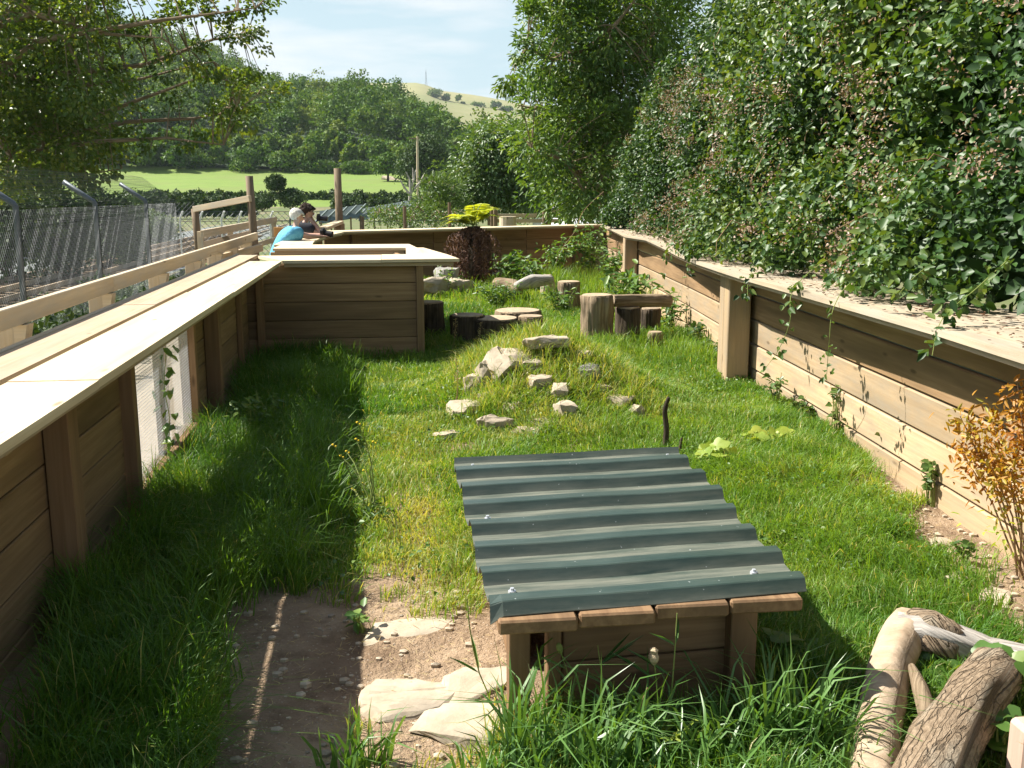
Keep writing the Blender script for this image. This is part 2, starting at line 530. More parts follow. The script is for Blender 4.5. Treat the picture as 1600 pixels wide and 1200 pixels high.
# ------------------------------------------------------------------ ground
def g(x, y):
    """height of the enclosure floor (works on arrays)"""
    z = .56 * np.exp(-((x - 1.38) / .78) ** 2 - ((y - 8.75) / .95) ** 2)
    z = z + .05 * np.exp(-((x - 2.3) / .8) ** 2 - ((y - 10.6) / 1.2) ** 2)
    z = z + .22 * np.exp(-((x - 1.3) / 1.3) ** 2 - ((y - 18.6) / 1.2) ** 2)
    z = z + .025 * vnoise(x, y, 1.7, 3) + .012 * vnoise(x, y, 5.3, 4)
    return z


def gz(x, y):
    return float(g(np.array([x]), np.array([y]))[0])


def onG(px, py):
    d = ray(px, py); t = 1.5
    ts = np.arange(1.5, 30, .01)
    zz = H + d[2] * ts - g(d[0] * ts, d[1] * ts)
    t = ts[np.argmax(zz < 0)]
    return Vector((d[0] * t, d[1] * t, gz(d[0] * t, d[1] * t)))


nx, ny = 120, 340
X, Y = np.meshgrid(np.linspace(-1.62, 5.6, nx), np.linspace(1.2, 24.2, ny))
Z = g(X, Y)
V = np.stack([X, Y, Z], -1).reshape(-1, 3)
i = (np.arange(ny - 1)[:, None] * nx + np.arange(nx - 1)[None]).ravel()
me = np_mesh('ground', V, np.stack([i, i + 1, i + nx + 1, i + nx], 1), smooth=True)
m, nt, bs, out = newmat('trodden soil')
co = N_(nt, 'ShaderNodeTexCoord').outputs['Object']
n1 = noise_tex(nt, co, 2.2, 6, .65); n2 = noise_tex(nt, co, 45, 4, .7); n3 = noise_tex(nt, co, 9, 5, .6)
c = ramp(nt, n1, [(.32, (.20, .135, .085)), (.55, (.36, .26, .17)), (.75, (.46, .35, .24))])
c = mixc(nt, c, (.13, .085, .05), ramp(nt, n3, [(.55, (0, 0, 0)), (.75, (.7, .7, .7))]))
vo = N_(nt, 'ShaderNodeTexVoronoi'); vo.inputs['Scale'].default_value = 75; nt.links.new(co, vo.inputs['Vector'])
sepc = N_(nt, 'ShaderNodeSeparateColor'); nt.links.new(vo.outputs['Color'], sepc.inputs[0])
peb = math_(nt, 'MULTIPLY', math_(nt, 'LESS_THAN', vo.outputs['Distance'], .28), math_(nt, 'GREATER_THAN', sepc.outputs[0], .80))
c = mixc(nt, c, (.50, .42, .33), math_(nt, 'MULTIPLY', peb, .8))
nt.links.new(c, bs.inputs['Base Color']); bs.inputs['Roughness'].default_value = .95
bs.inputs['Specular IOR Level'].default_value = .15
hh = math_(nt, 'ADD', math_(nt, 'ADD', n3, math_(nt, 'MULTIPLY', n2, .5)), math_(nt, 'MULTIPLY', peb, .3))
bump(nt, bs, hh, 1., .05)
M['soil'] = m
tag(link('ground', me, m), 'trodden soil floor of the timber enclosure', 'ground', kind='structure')


# ---- the valley: one sheet to the horizon
def px_of(az):
    d = np.stack([np.sin(az), np.cos(az), 0 * az], -1)
    c_ = np.maximum(d @ FW, .05)
    return 800 + F * (d @ RT) / c_


SKX = np.array([-900, 0, 150, 230, 300, 400, 450, 500, 550, 600, 650, 690, 720, 760, 800, 850, 1000, 1300, 2200])
SKY_ = np.array([30, 18, 22, 36, 60, 98, 116, 113, 112, 124, 145, 164, 190, 208, 220, 230, 240, 250, 255])
FX = np.array([-900, 500, 600, 660, 690, 740, 790, 850, 1000, 2200])
FY = np.array([150, 140, 140, 139, 150, 156, 164, 176, 182, 200])
RC, RFAR = 430., 1350.


def terrain_z(x, y):
    r = np.hypot(x, y); az = np.arctan2(x, y)
    front = np.clip((np.cos(az) - .2) / .4, 0, 1)
    p = px_of(np.clip(az, -1.1, 1.1))
    zc = H + (303 - np.interp(p, SKX, SKY_)) / F * RC - 18
    zf = H + (303 - np.interp(p, FX, FY)) / F * RFAR
    z0 = np.where(r < 150, np.interp(r, [0, 128, 150], [-1, -1, 1.6]), 0)
    z = np.where(r < 150, z0, np.where(r < 240, 1.6 + (r - 150) / 90 * 4.8, np.where(r < RC, 6.4 + (zc - 6.4) * ((r - 240) / (RC - 240)) ** .85,
        np.where(r < 620, zc + (r - RC) / 190 * (np.minimum(zc, 25) - 4 - zc), np.where(r < RFAR, np.minimum(zc, 25) - 4 + (zf - np.minimum(zc, 25) + 4) * np.clip((r - 620) / (RFAR - 620), 0, 1), zf - (r - RFAR) * .05)))))
    z = np.where(r < 128, -1., z) * front + (1 - front) * -1.
    # the terrace the enclosure stands on
    k = np.clip((x + 7.6) / 2.6, 0, 1) * np.clip((46 - y) / 16, 0, 1)
    k = k * k * (3 - 2 * k)
    return z * (1 - k) + (-.12) * k


rr = np.concatenate([np.linspace(0, 60, 61), np.geomspace(61.5, 4200, 90)])
aa = np.concatenate([np.linspace(-math.pi, -.62, 30)[:-1], np.linspace(-.62, .75, 150), np.linspace(.75, math.pi, 26)[1:]])
A, RR = np.meshgrid(aa, rr)
X = RR * np.sin(A); Y = RR * np.cos(A); Z = terrain_z(X, Y)
na, nr_ = len(aa), len(rr)
i = (np.arange(nr_ - 1)[:, None] * na + np.arange(na - 1)[None]).ravel()
q = np.stack([i, i + na, i + na + 1, i + 1], 1)
me = np_mesh('terrain', np.stack([X, Y, Z], -1).reshape(-1, 3), q, smooth=True)
M['field'] = noisy('meadow grass', (.125, .20, .03), (.17, .245, .04), .35, bstr=0, c3=(.155, .20, .045), sc3=.06)
M['rough_ground'] = noisy('rough grass ground', (.07, .11, .03), (.15, .16, .06), .8, bstr=0, c3=(.20, .17, .10), sc3=.3)
M['wood_floor'] = noisy('woodland floor', (.025, .05, .018), (.045, .08, .025), .2, bstr=0)
M['far_field'] = noisy('dry hill pasture', (.22, .225, .085), (.30, .275, .125), .012, bstr=0, c3=(.14, .19, .055), sc3=.006)
for mm in ('rough_ground', 'field', 'wood_floor', 'far_field'): me.materials.append(M[mm])
fr = (rr[:-1][:, None] + rr[1:][:, None]) / 2 + 0 * aa[None, :-1]
fp = px_of(np.clip((aa[:-1] + aa[1:]) / 2, -1.1, 1.1))[None] + 0 * fr
mi = np.where(fr < 140, 0, np.where((fr < 246) & (fp < 660), 1, np.where(fr < 640, 2, 3)))
mi = np.where((fr < 246) & (fr >= 140) & (fp >= 660), 0, mi)
me.polygons.foreach_set('material_index', mi.ravel().astype(np.int32))
tag(link('terrain', me), 'valley floor and hills beyond the enclosure', 'terrain', kind='structure')


def sheet(name, pts, mat, label):
    mb = MB(); mb.add(pts, [tuple(range(len(pts)))])
    return tag(mb.build(name, mat), label, name, kind='structure')


M['ballast'] = noisy('pale grey ballast', (.13, .145, .14), (.22, .235, .235), 5, c3=(.10, .13, .06), sc3=.5)
M['gravel'] = noisy('pale gravel path', (.46, .39, .30), (.62, .54, .43), 25, c3=(.52, .44, .34), sc3=1.2)
M['concrete'] = noisy('pale concrete', (.36, .37, .38), (.46, .47, .48), 3, bstr=.2)
sheet('path', [(-3.0, 1, -.10), (-1.66, 1, -.10), (-1.66, 19.4, -.10), (-3.0, 19.4, -.10)], M['gravel'], 'pale gravel visitor path beside the left wall')
sheet('railway_bed', [(-15.2, 12, -.99), (-7.75, 12, -.99), (-7.75, 95, -.99), (-15.2, 95, -.99)], M['ballast'], 'pale grey ballast bed beyond the security fence')
mb = MB(); mb.box((-16.9, 16, -.75), (-16.9, 60, -.75), 2.6, .5, c=.02)
tag(mb.build('platform', M['concrete']), 'pale concrete platform edge beyond the railway tracks', 'platform', kind='structure')

# ------------------------------------------------------------------ timber walls
LZ = 1.15            # top of the ledges
LT = .032


def plank_run(mb, a, b, zb=-.12, zt=1.09, rows=6, t=.045, side=1, gap=.006):
    """horizontal boards between plan points a and b; face lies on the line, thickness behind (side)"""
    a, b = Vector((*a, 0)), Vector((*b, 0))
    n = Vector((-(b - a).y, (b - a).x, 0)).normalized() * side
    hh_ = (zt - zb) / rows
    for r_ in range(rows):
        z = zb + hh_ * (r_ + .5)
        j = random.uniform(-.002, .003)
        o = n * (t / 2 + j) + Vector((0, 0, z))
        mb.box(a + o, b + o, t, hh_ - gap, c=.005)
    o = n * (t + .014) + Vector((0, 0, (zb + zt) / 2))
    mb.box(a + o, b + o, .015, zt - zb - .03, c=.002)


def board(mb, pts_in, pts_out, ztop, t):
    """a flat board following two polylines"""
    n = len(pts_in); V, Fs, G = [], [], []
    u = 0; off = random.random() * 60
    for k in range(n):
        if k: u += math.dist(pts_in[k][:2], pts_in[k - 1][:2])
        wd = math.dist(pts_in[k][:2], pts_out[k][:2])
        zt = ztop + (pts_in[k][2] if len(pts_in[k]) > 2 else 0)
        for (p, vv) in ((pts_in[k], 0), (pts_out[k], wd)):
            for dz in (0, -t):
                V.append((p[0], p[1], zt + dz)); G.append((u + off, vv + off * .3, dz))
    for k in range(n - 1):
        a, b = k * 4, k * 4 + 4
        Fs += [(a, b, b + 2, a + 2), (a + 1, a + 3, b + 3, b + 1), (a, a + 1, b + 1, b), (a + 2, b + 2, b + 3, a + 3)]
    e = (n - 1) * 4
    Fs += [(0, 2, 3, 1), (e, e + 1, e + 3, e + 2)]
    mb.add(V, Fs, G)


LX = -1.50           # inner face of the left wall
lw = empty('timber_wall', (LX, 6, 0), 'long left wall of horizontal planks with a pale board ledge and a wire mesh window', 'wall', 'timber enclosure walls')
mb = MB()
for (y0, y1) in ((.8, 2.6), (2.6, 4.55), (4.55, 5.70), (7.66, 8.45), (8.45, 11.12)):
    plank_run(mb, (LX, y0 + .004), (LX, y1 - .004), side=1)
plank_run(mb, (LX, 5.70), (LX, 7.66), zb=-.12, zt=.10, rows=1, side=1)
mb.build('plank_panel', M['plank'], lw)
for (y, wd, dp) in ((2.55, .10, .10), (4.46, .10, .11), (4.63, .10, .07), (8.40, .11, .12), (8.58, .10, .08), (10.2, .1, .05)):
    mb = MB(); mb.box((LX + dp / 2 + .004, y, -.1), (LX + dp / 2 + .004, y, 1.085), wd, dp, up=(1, 0, 0)); mb.build('post', M['post'], lw)
mb = MB(); mb.box((-1.62, .8, 1.06), (-1.62, 10.8, 1.06), .10, .05); mb.build('bearer', M['post'], lw)
# ledge boards: inner and outer with a slit between, and a set-back lower board
ys = [(.8, 3.9), (3.902, 7.4), (7.402, 10.86)]
for k, (y0, y1) in enumerate(ys):
    dz = (0, .003, -.002)[k]
    mb = MB(); board(mb, [(-1.10, y0), (-1.10, y1)], [(-1.432, y0), (-1.432, y1)], LZ + dz, LT); mb.build('ledge_board', M['ledge'], lw)
ys = [(.8, 2.9), (2.902, 6.6), (6.602, 11.9)]
for k, (y0, y1) in enumerate(ys):
    mb = MB(); board(mb, [(-1.473, y0), (-1.473, y1)], [(-1.715, y0), (-1.715, y1)], LZ - .001 + .002 * k, LT); mb.build('ledge_board', M['ledge_old'], lw)
mb = MB(); board(mb, [(-1.135, .8), (-1.135, 10.88)], [(-1.27, .8), (-1.27, 10.88)], LZ - LT - .004, .028); mb.build('lip_board', M['ledge_old'], lw)
mb = MB(); mb.box((-1.737, .8, 1.113), (-1.737, 12.2, 1.113), .035, .085); mb.build('edge_strip', M['rail'], lw)
for y in (3.2, 5.2, 8.9, 9.9):
    mb = MB(); mb.box((LX - .02, y, 1.03), (-1.19, y, 1.07), .05, .05); mb.build('bracket', M['plank_pale'], lw)
# mesh window
mb = MB()
mb.box((LX + .02, 5.745, -.05), (LX + .02, 5.745, 1.085), .085, .10, up=(1, 0, 0))
mb.box((LX + .02, 7.62, -.05), (LX + .02, 7.62, 1.085), .085, .10, up=(1, 0, 0))
mb.box((LX + .02, 5.79, .13), (LX + .02, 7.575, .13), .10, .05)
fr_ = mb.build('window_frame', M['post'], lw)
mb = MB()
for y in np.arange(5.80, 7.57, .021): mb.tube([(LX + .02, y, .155), (LX + .02, y, 1.08)], .0016, 3, caps=False)
for z in np.arange(.16, 1.08, .021): mb.tube([(LX + .0215, 5.79, z), (LX + .0215, 7.575, z)], .0016, 3, caps=False)
mb.build('wire_mesh', M['galv_bright'], fr_)  # mesh takes the brighter metal: backlight put into the wire colour
mb = MB(); mb.box((LX - .06, 6.95, .0), (LX - .06, 6.95, 1.08), .10, .06, up=(1, 0, 0)); mb.build('mullion', M['plank_pale'], fr_)

# handrail outside the left ledge
hr = empty('handrail', (-1.80, 6, 0), 'weathered pale handrail on short posts along the outside of the left ledge', 'handrail', 'wooden handrails')
for (y0, y1) in ((2.2, 6.93), (6.94, 11.2), (11.21, 14.7)):
    mb = MB(); mb.box((-1.83, y0, 1.258), (-1.83, y1, 1.258), .045, .10); mb.build('rail', M['rail'], hr)
for y in (3.9, 5.25, 6.85, 8.55, 10.1, 11.4, 12.6, 13.9):
    mb = MB(); mb.box((-1.90, y, -.12), (-1.90, y, 1.24), .09, .09, up=(1, 0, 0))
    mb.add([(-1.856, y - .05, 1.205), (-1.856, y + .05, 1.205), (-1.856, y + .05, .95), (-1.856, y - .05, .95), (-1.79, y - .05, 1.205), (-1.79, y + .05, 1.205), (-1.84, y + .05, .95), (-1.84, y - .05, .95)],
           [(0, 1, 2, 3), (4, 5, 6, 7), (0, 1, 5, 4), (2, 3, 7, 6), (0, 3, 7, 4), (1, 2, 6, 5)])
    mb.build('post', M['rail'], hr)
hr2 = empty('handrail', (-1.9, 13, 0), 'short second rail crossing the ramp behind the viewing bay', 'handrail', 'wooden handrails')
mb = MB(); mb.box((-1.98, 11.6, 1.10), (-1.70, 14.2, 1.12), .04, .10); mb.build('rail', M['rail'], hr2)
for y in (11.9, 13.6):
    mb = MB(); mb.box((-1.95, y, -.12), (-1.95, y, 1.06), .07, .07, up=(1, 0, 0)); mb.build('post', M['rail'], hr2)
hr3 = empty('handrail', (-2.2, 19, 0), 'far pale rail with an orange plate behind the leaning people', 'handrail', 'wooden handrails')
mb = MB(); mb.box((-2.9, 16.5, 1.22), (-2.35, 22.4, 1.30), .05, .12); mb.build('rail', M['rail'], hr3)
mb = MB(); mb.box((-2.9, 16.5, .80), (-2.35, 22.4, .88), .04, .10); mb.build('rail', M['rail'], hr3)
for k in range(4):
    t = k / 3.
    mb = MB(); mb.box((-2.94 + .55 * t, 16.6 + 5.7 * t, -.12), (-2.94 + .55 * t, 16.6 + 5.7 * t, 1.26), .09, .09, up=(1, 0, 0)); mb.build('post', M['rail'], hr3)
p = D(434, 362, 19.0)
mb = MB(); mb.box((p.x - .06, 18.9, p.z), (p.x + .12, 18.9, p.z), .02, .17); mb.build('plate', M['orange'], hr3)

# viewing bay
vb = empty('viewing_bay', (-.3, 12, 0), 'plank-sided viewing bay jutting into the enclosure under a pale square ledge', 'wall', 'timber enclosure walls')
mb = MB()
plank_run(mb, (LX - .03, 11.02), (.33, 11.02), rows=6, side=1)
mb.build('plank_panel', M['plank'], vb)
mb = MB(); plank_run(mb, (.40, 11.06), (.08, 14.1), rows=6, side=1); mb.build('plank_panel', M['plank'], vb)
mb = MB(); plank_run(mb, (.0, 14.15), (-1.5, 14.15), rows=6, side=1); plank_run(mb, (-1.5, 13.42), (.02, 13.42), rows=6, side=1, zt=1.10); mb.build('plank_panel', M['plank_pale'], vb)
for (x, y) in ((.37, 11.0), (-1.36, 11.0)):
    mb = MB(); mb.box((x, y, -.1), (x, y, 1.085), .09, .08, up=(1, 0, 0)); mb.build('post', M['plank'] if x > 0 else M['post'], vb)
mb = MB(); board(mb, [(-1.098, 10.87), (-.05, 10.87)], [(-1.455, 11.76), (-.05, 11.80)], LZ + .001, LT); mb.build('ledge_board', M['ledge'], vb)
mb = MB(); board(mb, [(-.046, 10.87), (.80, 10.90)], [(-.046, 11.80), (.80 - .09, 11.82)], LZ + .004, LT); mb.build('ledge_board', M['ledge'], vb)
mb = MB(); board(mb, [(.24, 11.824), (.27, 13.30)], [(.71, 11.824), (.50, 13.30)], LZ + .002, LT); mb.build('ledge_board', M['ledge'], vb)
mb = MB(); board(mb, [(-1.46, 13.36), (.42, 13.304)], [(-1.46, 14.35), (.34, 14.35)], LZ - .001, LT); mb.build('ledge_board', M['ledge'], vb)
mb = MB(); board(mb, [(-1.08, 10.90), (.74, 10.93)], [(-1.08, 11.02), (.66, 11.02)], LZ - LT - .004, .035); mb.build('lip_board', M['ledge_old'], vb)
mb = MB(); board(mb, [(-1.44, 13.39), (.25, 13.34)], [(-1.44, 13.46), (.25, 13.42)], LZ - LT - .004, .05); mb.build('lip_board', M['ledge_old'], vb)

# far left wall with the curved ledge
fl = empty('timber_wall', (-1.3, 17, 0), 'short far left wall under a curved ledge where two people lean', 'wall', 'timber enclosure walls')
mb = MB(); plank_run(mb, (-1.33, 14.3), (-1.2, 19.6), side=1); mb.build('plank_panel', M['plank'], fl)
cin = [(-1.02, 14.36), (-1.06, 15.2), (-1.04, 16.2), (-.98, 17.2), (-.88, 18.2), (-.76, 19.0)]
co_ = [(-1.55, 14.36), (-1.55, 15.2), (-1.53, 16.2), (-1.48, 17.2), (-1.42, 18.2), (-1.38, 19.0)]
mb = MB(); board(mb, cin, co_, LZ, LT); mb.build('ledge_board', M['ledge'], fl)
mb = MB(); board(mb, [(a - .04, b) for a, b in cin], [(a - .15, b) for a, b in cin], LZ - LT - .004, .03); mb.build('lip_board', M['ledge_old'], fl)

# back wall
bw = empty('timber_wall', (2, 21.5, 0), 'shaded back wall of planks across the far end behind the tree fern', 'wall', 'timber enclosure walls')
BA, BB = (-1.15, 19.55), (5.3, 23.6)
mb = MB()
for k in range(3):
    t0, t1 = k / 3, (k + 1) / 3
    q = lambda t: (BA[0] + (BB[0] - BA[0]) * t, BA[1] + (BB[1] - BA[1]) * t)
    plank_run(mb, q(t0 + .001), q(t1 - .001), zb=-.1, side=1, rows=5)
mb.build('plank_panel', M['plank'], bw)
for t in (.08, .53, .86):
    x, y = q(t); mb = MB(); mb.box((x + .03, y - .05, -.1), (x + .03, y - .05, 1.08), .14, .10, up=(.55, -.83, 0)); mb.build('post', M['plank'], bw)
mb = MB(); board(mb, [(-.9, 19.18), (5.05, 22.9)], [(-1.25, 19.75), (5.05, 23.55)], LZ, LT); mb.build('ledge_board', M['ledge'], bw)
mb = MB(); board(mb, [(-.85, 19.3), (4.95, 22.95)], [(-.93, 19.4), (4.95, 23.1)], LZ - LT - .004, .03); mb.build('lip_board', M['ledge_old'], bw)

# right wall
rw = empty('timber_wall', (3.4, 8, 0), 'long right wall of pale and brown planks with a bramble-covered ledge', 'wall', 'timber enclosure walls')
RWP = [(2.98, 2.0), (3.62, 9.7), (4.02, 13.2), (4.42, 17.2), (5.15, 23.3)]
pal = ['plank', 'plank', 'plank_pale', 'plank', 'plank']
for k in range(4):
    a, b = Vector((*RWP[k], 0)), Vector((*RWP[k + 1], 0))
    low, high = MB(), MB()
    nr2 = Vector(((b - a).y, -(b - a).x, 0)).normalized()
    hs = (1.12 + .10) / 5
    for r_ in range(5):
        o = nr2 * (.024 + random.uniform(-.003, .003)) + Vector((0, 0, -.10 + hs * (r_ + .5)))
        e = (b - a).normalized() * .004
        (low if r_ < 3 else high).box(a + o + e, b + o - e, .046, hs - .014, c=.009)
    low.build('plank_panel', M['plank_pale'], rw); high.build('plank_panel', M['plank'], rw)
for (x, y, wd, dp) in ((3.44, 9.42, .20, .22), (3.455, 9.63, .20, .20), (4.30, 17.3, .26, .22)):
    mb = MB(); mb.box((x, y, -.12), (x, y, 1.085), wd, dp, up=(1, -.1, 0), c=.008); mb.build('post', M['plank_pale'], rw)
LE = [(2.60, 2.0), (2.70, 3.0), (2.76, 3.96), (2.86, 4.85), (2.95, 6.28), (3.05, 8.13), (3.10, 9.0), (3.26, 10.25), (3.55, 11.9), (3.80, 13.56), (4.02, 15.2), (4.08, 16.79), (4.5, 19.5), (4.82, 22.2)]


def led(y):
    return float(np.interp(y, [p[1] for p in LE], [p[0] for p in LE]))


WL = [0, 0, 0, 0, 0, 0, .01, 0, -.02, 0, .02, 0, 0, 0]
def ledge_strip(o0, o1, ks): return [(LE[k][0] + o0, LE[k][1], WL[k]) for k in ks], [(LE[k][0] + o1, LE[k][1], WL[k]) for k in ks]
for ks, mm in ((range(0, 6), 'ledge'), (range(5, 10), 'ledge'), (range(9, 14), 'ledge')):
    mb = MB(); board(mb, *ledge_strip(0, .40, ks), LZ + .001 * (ks[0] % 2), LT); mb.build('ledge_board', M['ledge_worn'], rw)
for ks in (range(0, 4), range(3, 9), range(8, 14)):
    mb = MB(); board(mb, *ledge_strip(.408, .85, ks), LZ - .003 + .002 * (ks[0] % 2), LT); mb.build('ledge_board', M['ledge_worn'], rw)
mb = MB(); board(mb, *ledge_strip(.03, .30, range(0, 14)), LZ - LT - .004, .03); mb.build('lip_board', M['ledge_old'], rw)

# ------------------------------------------------------------------ fences and posts outside
def wire_panel(mb, p0, p1, z0, z1, sp=.07, r=.0016):
    """chain link between plan points, diagonals both ways"""
    p0, p1 = Vector((*p0, 0)), Vector((*p1, 0)); L = (p1 - p0).length; d = (p1 - p0) / L; h = z1 - z0
    n = int((L + h) / sp)
    for k in range(n):
        s = k * sp - h
        for sg in (1, -1):
            a0, a1 = max(s, 0), min(s + h, L)
            if a1 - a0 < .02: continue
            za, zb_ = z0 + (a0 - s), z0 + (a1 - s)
            if sg < 0: za, zb_ = z1 - (a0 - s), z1 - (a1 - s)
            mb.tube([p0 + d * a0 + Vector((0, .001 * sg, za)), p0 + d * a1 + Vector((0, .001 * sg, zb_))], r, 3, caps=False)


sf = empty('chain_link_fence', (-4, 12, 0), 'tall chain link security fence with cranked steel posts and a mesh overhang', 'fence', 'chain link fences')
FXX = -4.05
fy = [5.6, 8.7, 11.75, 14.85, 17.9]
for y in fy[1:]:
    mb = MB(); mb.tube([(FXX, y, -.15), (FXX, y, 1.72), (FXX - .02, y, 1.745), (FXX - .40, y, 2.02)], .035, 8); mb.build('post', M['galv'], sf, True)
mb = MB(); wire_panel(mb, (FXX + .04, 6.0), (FXX + .04, 20.2), -.1, 1.68, sp=.056, r=.0014)
mb.build('chain_link_mesh', M['wire'], sf)
mb = MB()
for k in range(16):
    t = k / 15.
    mb.tube([(FXX + .05 - .62 * t, 6.0, 1.7 + .47 * t + .03 * math.sin(yq * 1.3 + k)) if yq == 6.0 else (FXX + .05 - .62 * t + .02 * math.sin(yq + k), yq, 1.7 + .47 * t + .02 * math.sin(yq * 1.3 + k)) for yq in np.linspace(6, 20.2, 16)], .0019, 3, caps=False)
for yq in np.arange(6, 20.2, .075):
    mb.tube([(FXX + .05, yq, 1.70), (FXX - .57, yq + .05, 2.17)], .0015, 3, caps=False)
mb.build('overhang_mesh', M['wire'], sf)
# gate frame in the path line
gp = D(305, 325, 18.2)
gf = empty('timber_gateway', (gp.x, 18.2, -.1), 'rough timber gateway frame with a sloping top bar', 'gateway')
p1, p2 = D(306, 326, 18.2), D(389, 275, 17.2)
mb = MB(); mb.tube([(p1.x, p1.y, -.15), (p1.x, p1.y, 1.0), (p1.x - .02, p1.y, p1.z)], [.07, .065, .06], 9, jit=.1); mb.build('post', M['dark_post'], gf, True)
mb = MB(); mb.tube([(p2.x + .06, p2.y, -.15), (p2.x + .03, p2.y, 1.2), (p2.x, p2.y, p2.z)], [.075, .07, .062], 9, jit=.1); mb.build('post', M['dark_post'], gf, True)
a, b = D(303, 327, 18.1), D(391, 310, 17.1)
mb = MB(); mb.box(a, b, .06, .10); mb.build('top_bar', M['rail'], gf)
for (q0, q1) in (((312, 384), (395, 365)), ((312, 402), (395, 386))):
    mb = MB(); mb.box(D(*q0, 18.1), D(*q1, 17.1), .05, .11); mb.build('rail', M['dark_post'], gf)
mb = MB(); wire_panel(mb, (p1.x - .75, 18.3), (p1.x, 18.25), -.1, 1.7, sp=.08, r=.002); mb.build('wire_mesh', M['wire'], gf)
p = D(527, 263, 22.)
mb = MB(); mb.tube([(p.x + .02, 22, -.15), (p.x, 22, p.z)], [.085, .078], 10, jit=.08)
tag(mb.build('post', M['dark_post'], None, True), 'tall round wooden post standing behind the corner of the back wall', 'post')
p = D(527, 345, 21.4)
tb = empty('log_bench', (p.x, 21.4, 0), 'pale plank on a stump behind the far wall corner', 'bench')
a, b = D(505, 357, 21.0), D(530, 347, 21.6)
mb = MB(); mb.box(a, b, .22, .06); mb.build('seat', M['rail'], tb)
mb = MB(); mb.tube([(b.x, b.y, -.1), (b.x, b.y, b.z - .03)], .12, 9, jit=.1); mb.build('leg', M['dark_post'], tb)

# far cross fence
ff = empty('chain_link_fence', (-8, 46, -1), 'distant chain link fence with pale cranked posts across the valley floor', 'fence', 'chain link fences')
for px in (283, 314, 348, 375, 397, 424, 455, 485):
    p = D(px - 2, 343, 46); q = D(px + 3, 330, 46)
    mb = MB(); mb.tube([(p.x, 46, -1.02), (p.x, 46, p.z)], .04, 6); mb.tube([(p.x, 46, p.z), (q.x, 45.9, q.z)], .045, 6); mb.build('post', M['white'] if px < 440 else M['galv'], ff)
a, b = D(275, 331, 46), D(500, 331, 46)
mb = MB(); wire_panel(mb, (a.x, 46.06), (b.x, 46.06), -1.0, a.z, sp=.28, r=.011)
for z in (a.z, .65): mb.tube([(a.x, 46.07, z), (b.x, 46.07, z)], .016, 4)
mb.build('chain_link_mesh', M['wire'], ff)
# netted pens
for k, (pa, pb, lab) in enumerate((((498, 342), (566, 331), 'nearer row of dark netted pens with slanted struts behind the back wall'), ((560, 338), (648, 322), 'farther row of dark netted pens beside the pale dead tree'))):
    yq = 44 + 5 * k
    a, b = D(*pa, yq), D(*pb, yq + 2)
    pen = empty('netted_pen', (a.x, yq, -1), lab, 'animal pen', 'netted pens')
    mb = MB(); up = Vector((.0, .8, .32))
    mb.add([a + Vector((0, 0, -.2)), b + Vector((0, 0, -.2)), b + up, a + up, a + Vector((0, 0, -.23)), b + Vector((0, 0, -.23)), b + up - Vector((0, 0, .03)), a + up - Vector((0, 0, .03))],
           [(0, 1, 2, 3), (4, 5, 6, 7), (0, 1, 5, 4), (2, 3, 7, 6), (1, 2, 6, 5), (0, 3, 7, 4)]); mb.build('net_roof', M['net'], pen)
    for t in np.linspace(.05, .95, 5):
        c_ = a.lerp(b, t)
        mb = MB(); mb.box((c_.x, c_.y - .05, -1), (c_.x, c_.y - .05, c_.z - .15), .07, .07, up=(1, 0, 0)); mb.build('post', M['dark_post'], pen)
        mb = MB(); mb.box(c_ + Vector((-.25, -.06, -.15)), c_ + Vector((.25, .76, .35)), .07, .07); mb.build('strut', M['net'], pen)
# stake fence behind back wall
ws = empty('stake_fence', (2, 25, 0), 'low stake and wire fence in rough grass behind the back wall', 'fence')
sp_ = [(566, 338), (632, 322), (702, 316), (768, 322)]
tops = []
for k, (px, py) in enumerate(sp_):
    p = D(px, py, 25.5 + k * .4)
    mb = MB(); mb.tube([(p.x, p.y, -.2), (p.x, p.y, p.z)], .045, 7, jit=.1); mb.build('stake', M['dark_post'], ws); tops.append(p)
for dz in (-.08, -.35):
    mb = MB()
    for a, b in zip(tops, tops[1:]): mb.tube([a + Vector((0, 0, dz - (a.z - 1.25))), b + Vector((0, 0, dz - (b.z - 1.25)))], .008, 4)
    mb.build('wire', M['galv'], ws)
# rail fence far right
rf = empty('rail_fence', (6, 30, 0), 'wooden post and rail fence under the ash tree', 'fence')
for (pa, pb) in (((768, 337), (873, 337)), ((768, 345), (873, 345)), ((858, 331), (902, 327)), ((858, 338), (902, 336))):
    mb = MB(); mb.box(D(*pa, 30), D(*pb, 30), .05, .11); mb.build('rail', M['rail'], rf)
for (px, py) in ((851, 314), (857, 304), (774, 328)):
    p = D(px, py, 29.9); mb = MB(); mb.tube([(p.x, p.y, -.15), (p.x, p.y, p.z)], .07, 8, jit=.1); mb.build('post', M['dark_post'], rf)
a, b = D(889, 345, 29.8), D(903, 322, 29.8)
mb = MB(); mb.box(a, b, .10, .10, up=(0, 1, 0)); mb.build('brace', M['rail'], rf)
p = D(868, 313, 31)
mb = MB(); mb.box((p.x - .22, 31, p.z), (p.x + .22, 31, p.z), .03, .42)
for s in (-.15, .15): mb.box((p.x + s, 31.02, -.2), (p.x + s, 31.02, p.z), .06, .05, up=(1, 0, 0))
tag(mb.build('notice_board', M['rail']), 'small pale wooden notice board behind the rail fence', 'notice board')
# stump seat seen over the back wall
p = D(794, 345, 28)
mb = MB(); mb.tube([(p.x, 28, -.15), (p.x, 28, p.z + .12)], .24, 14, jit=.06)
tag(mb.build('log_stool', M['rail']), 'pale sawn log stool behind the back wall', 'stool')
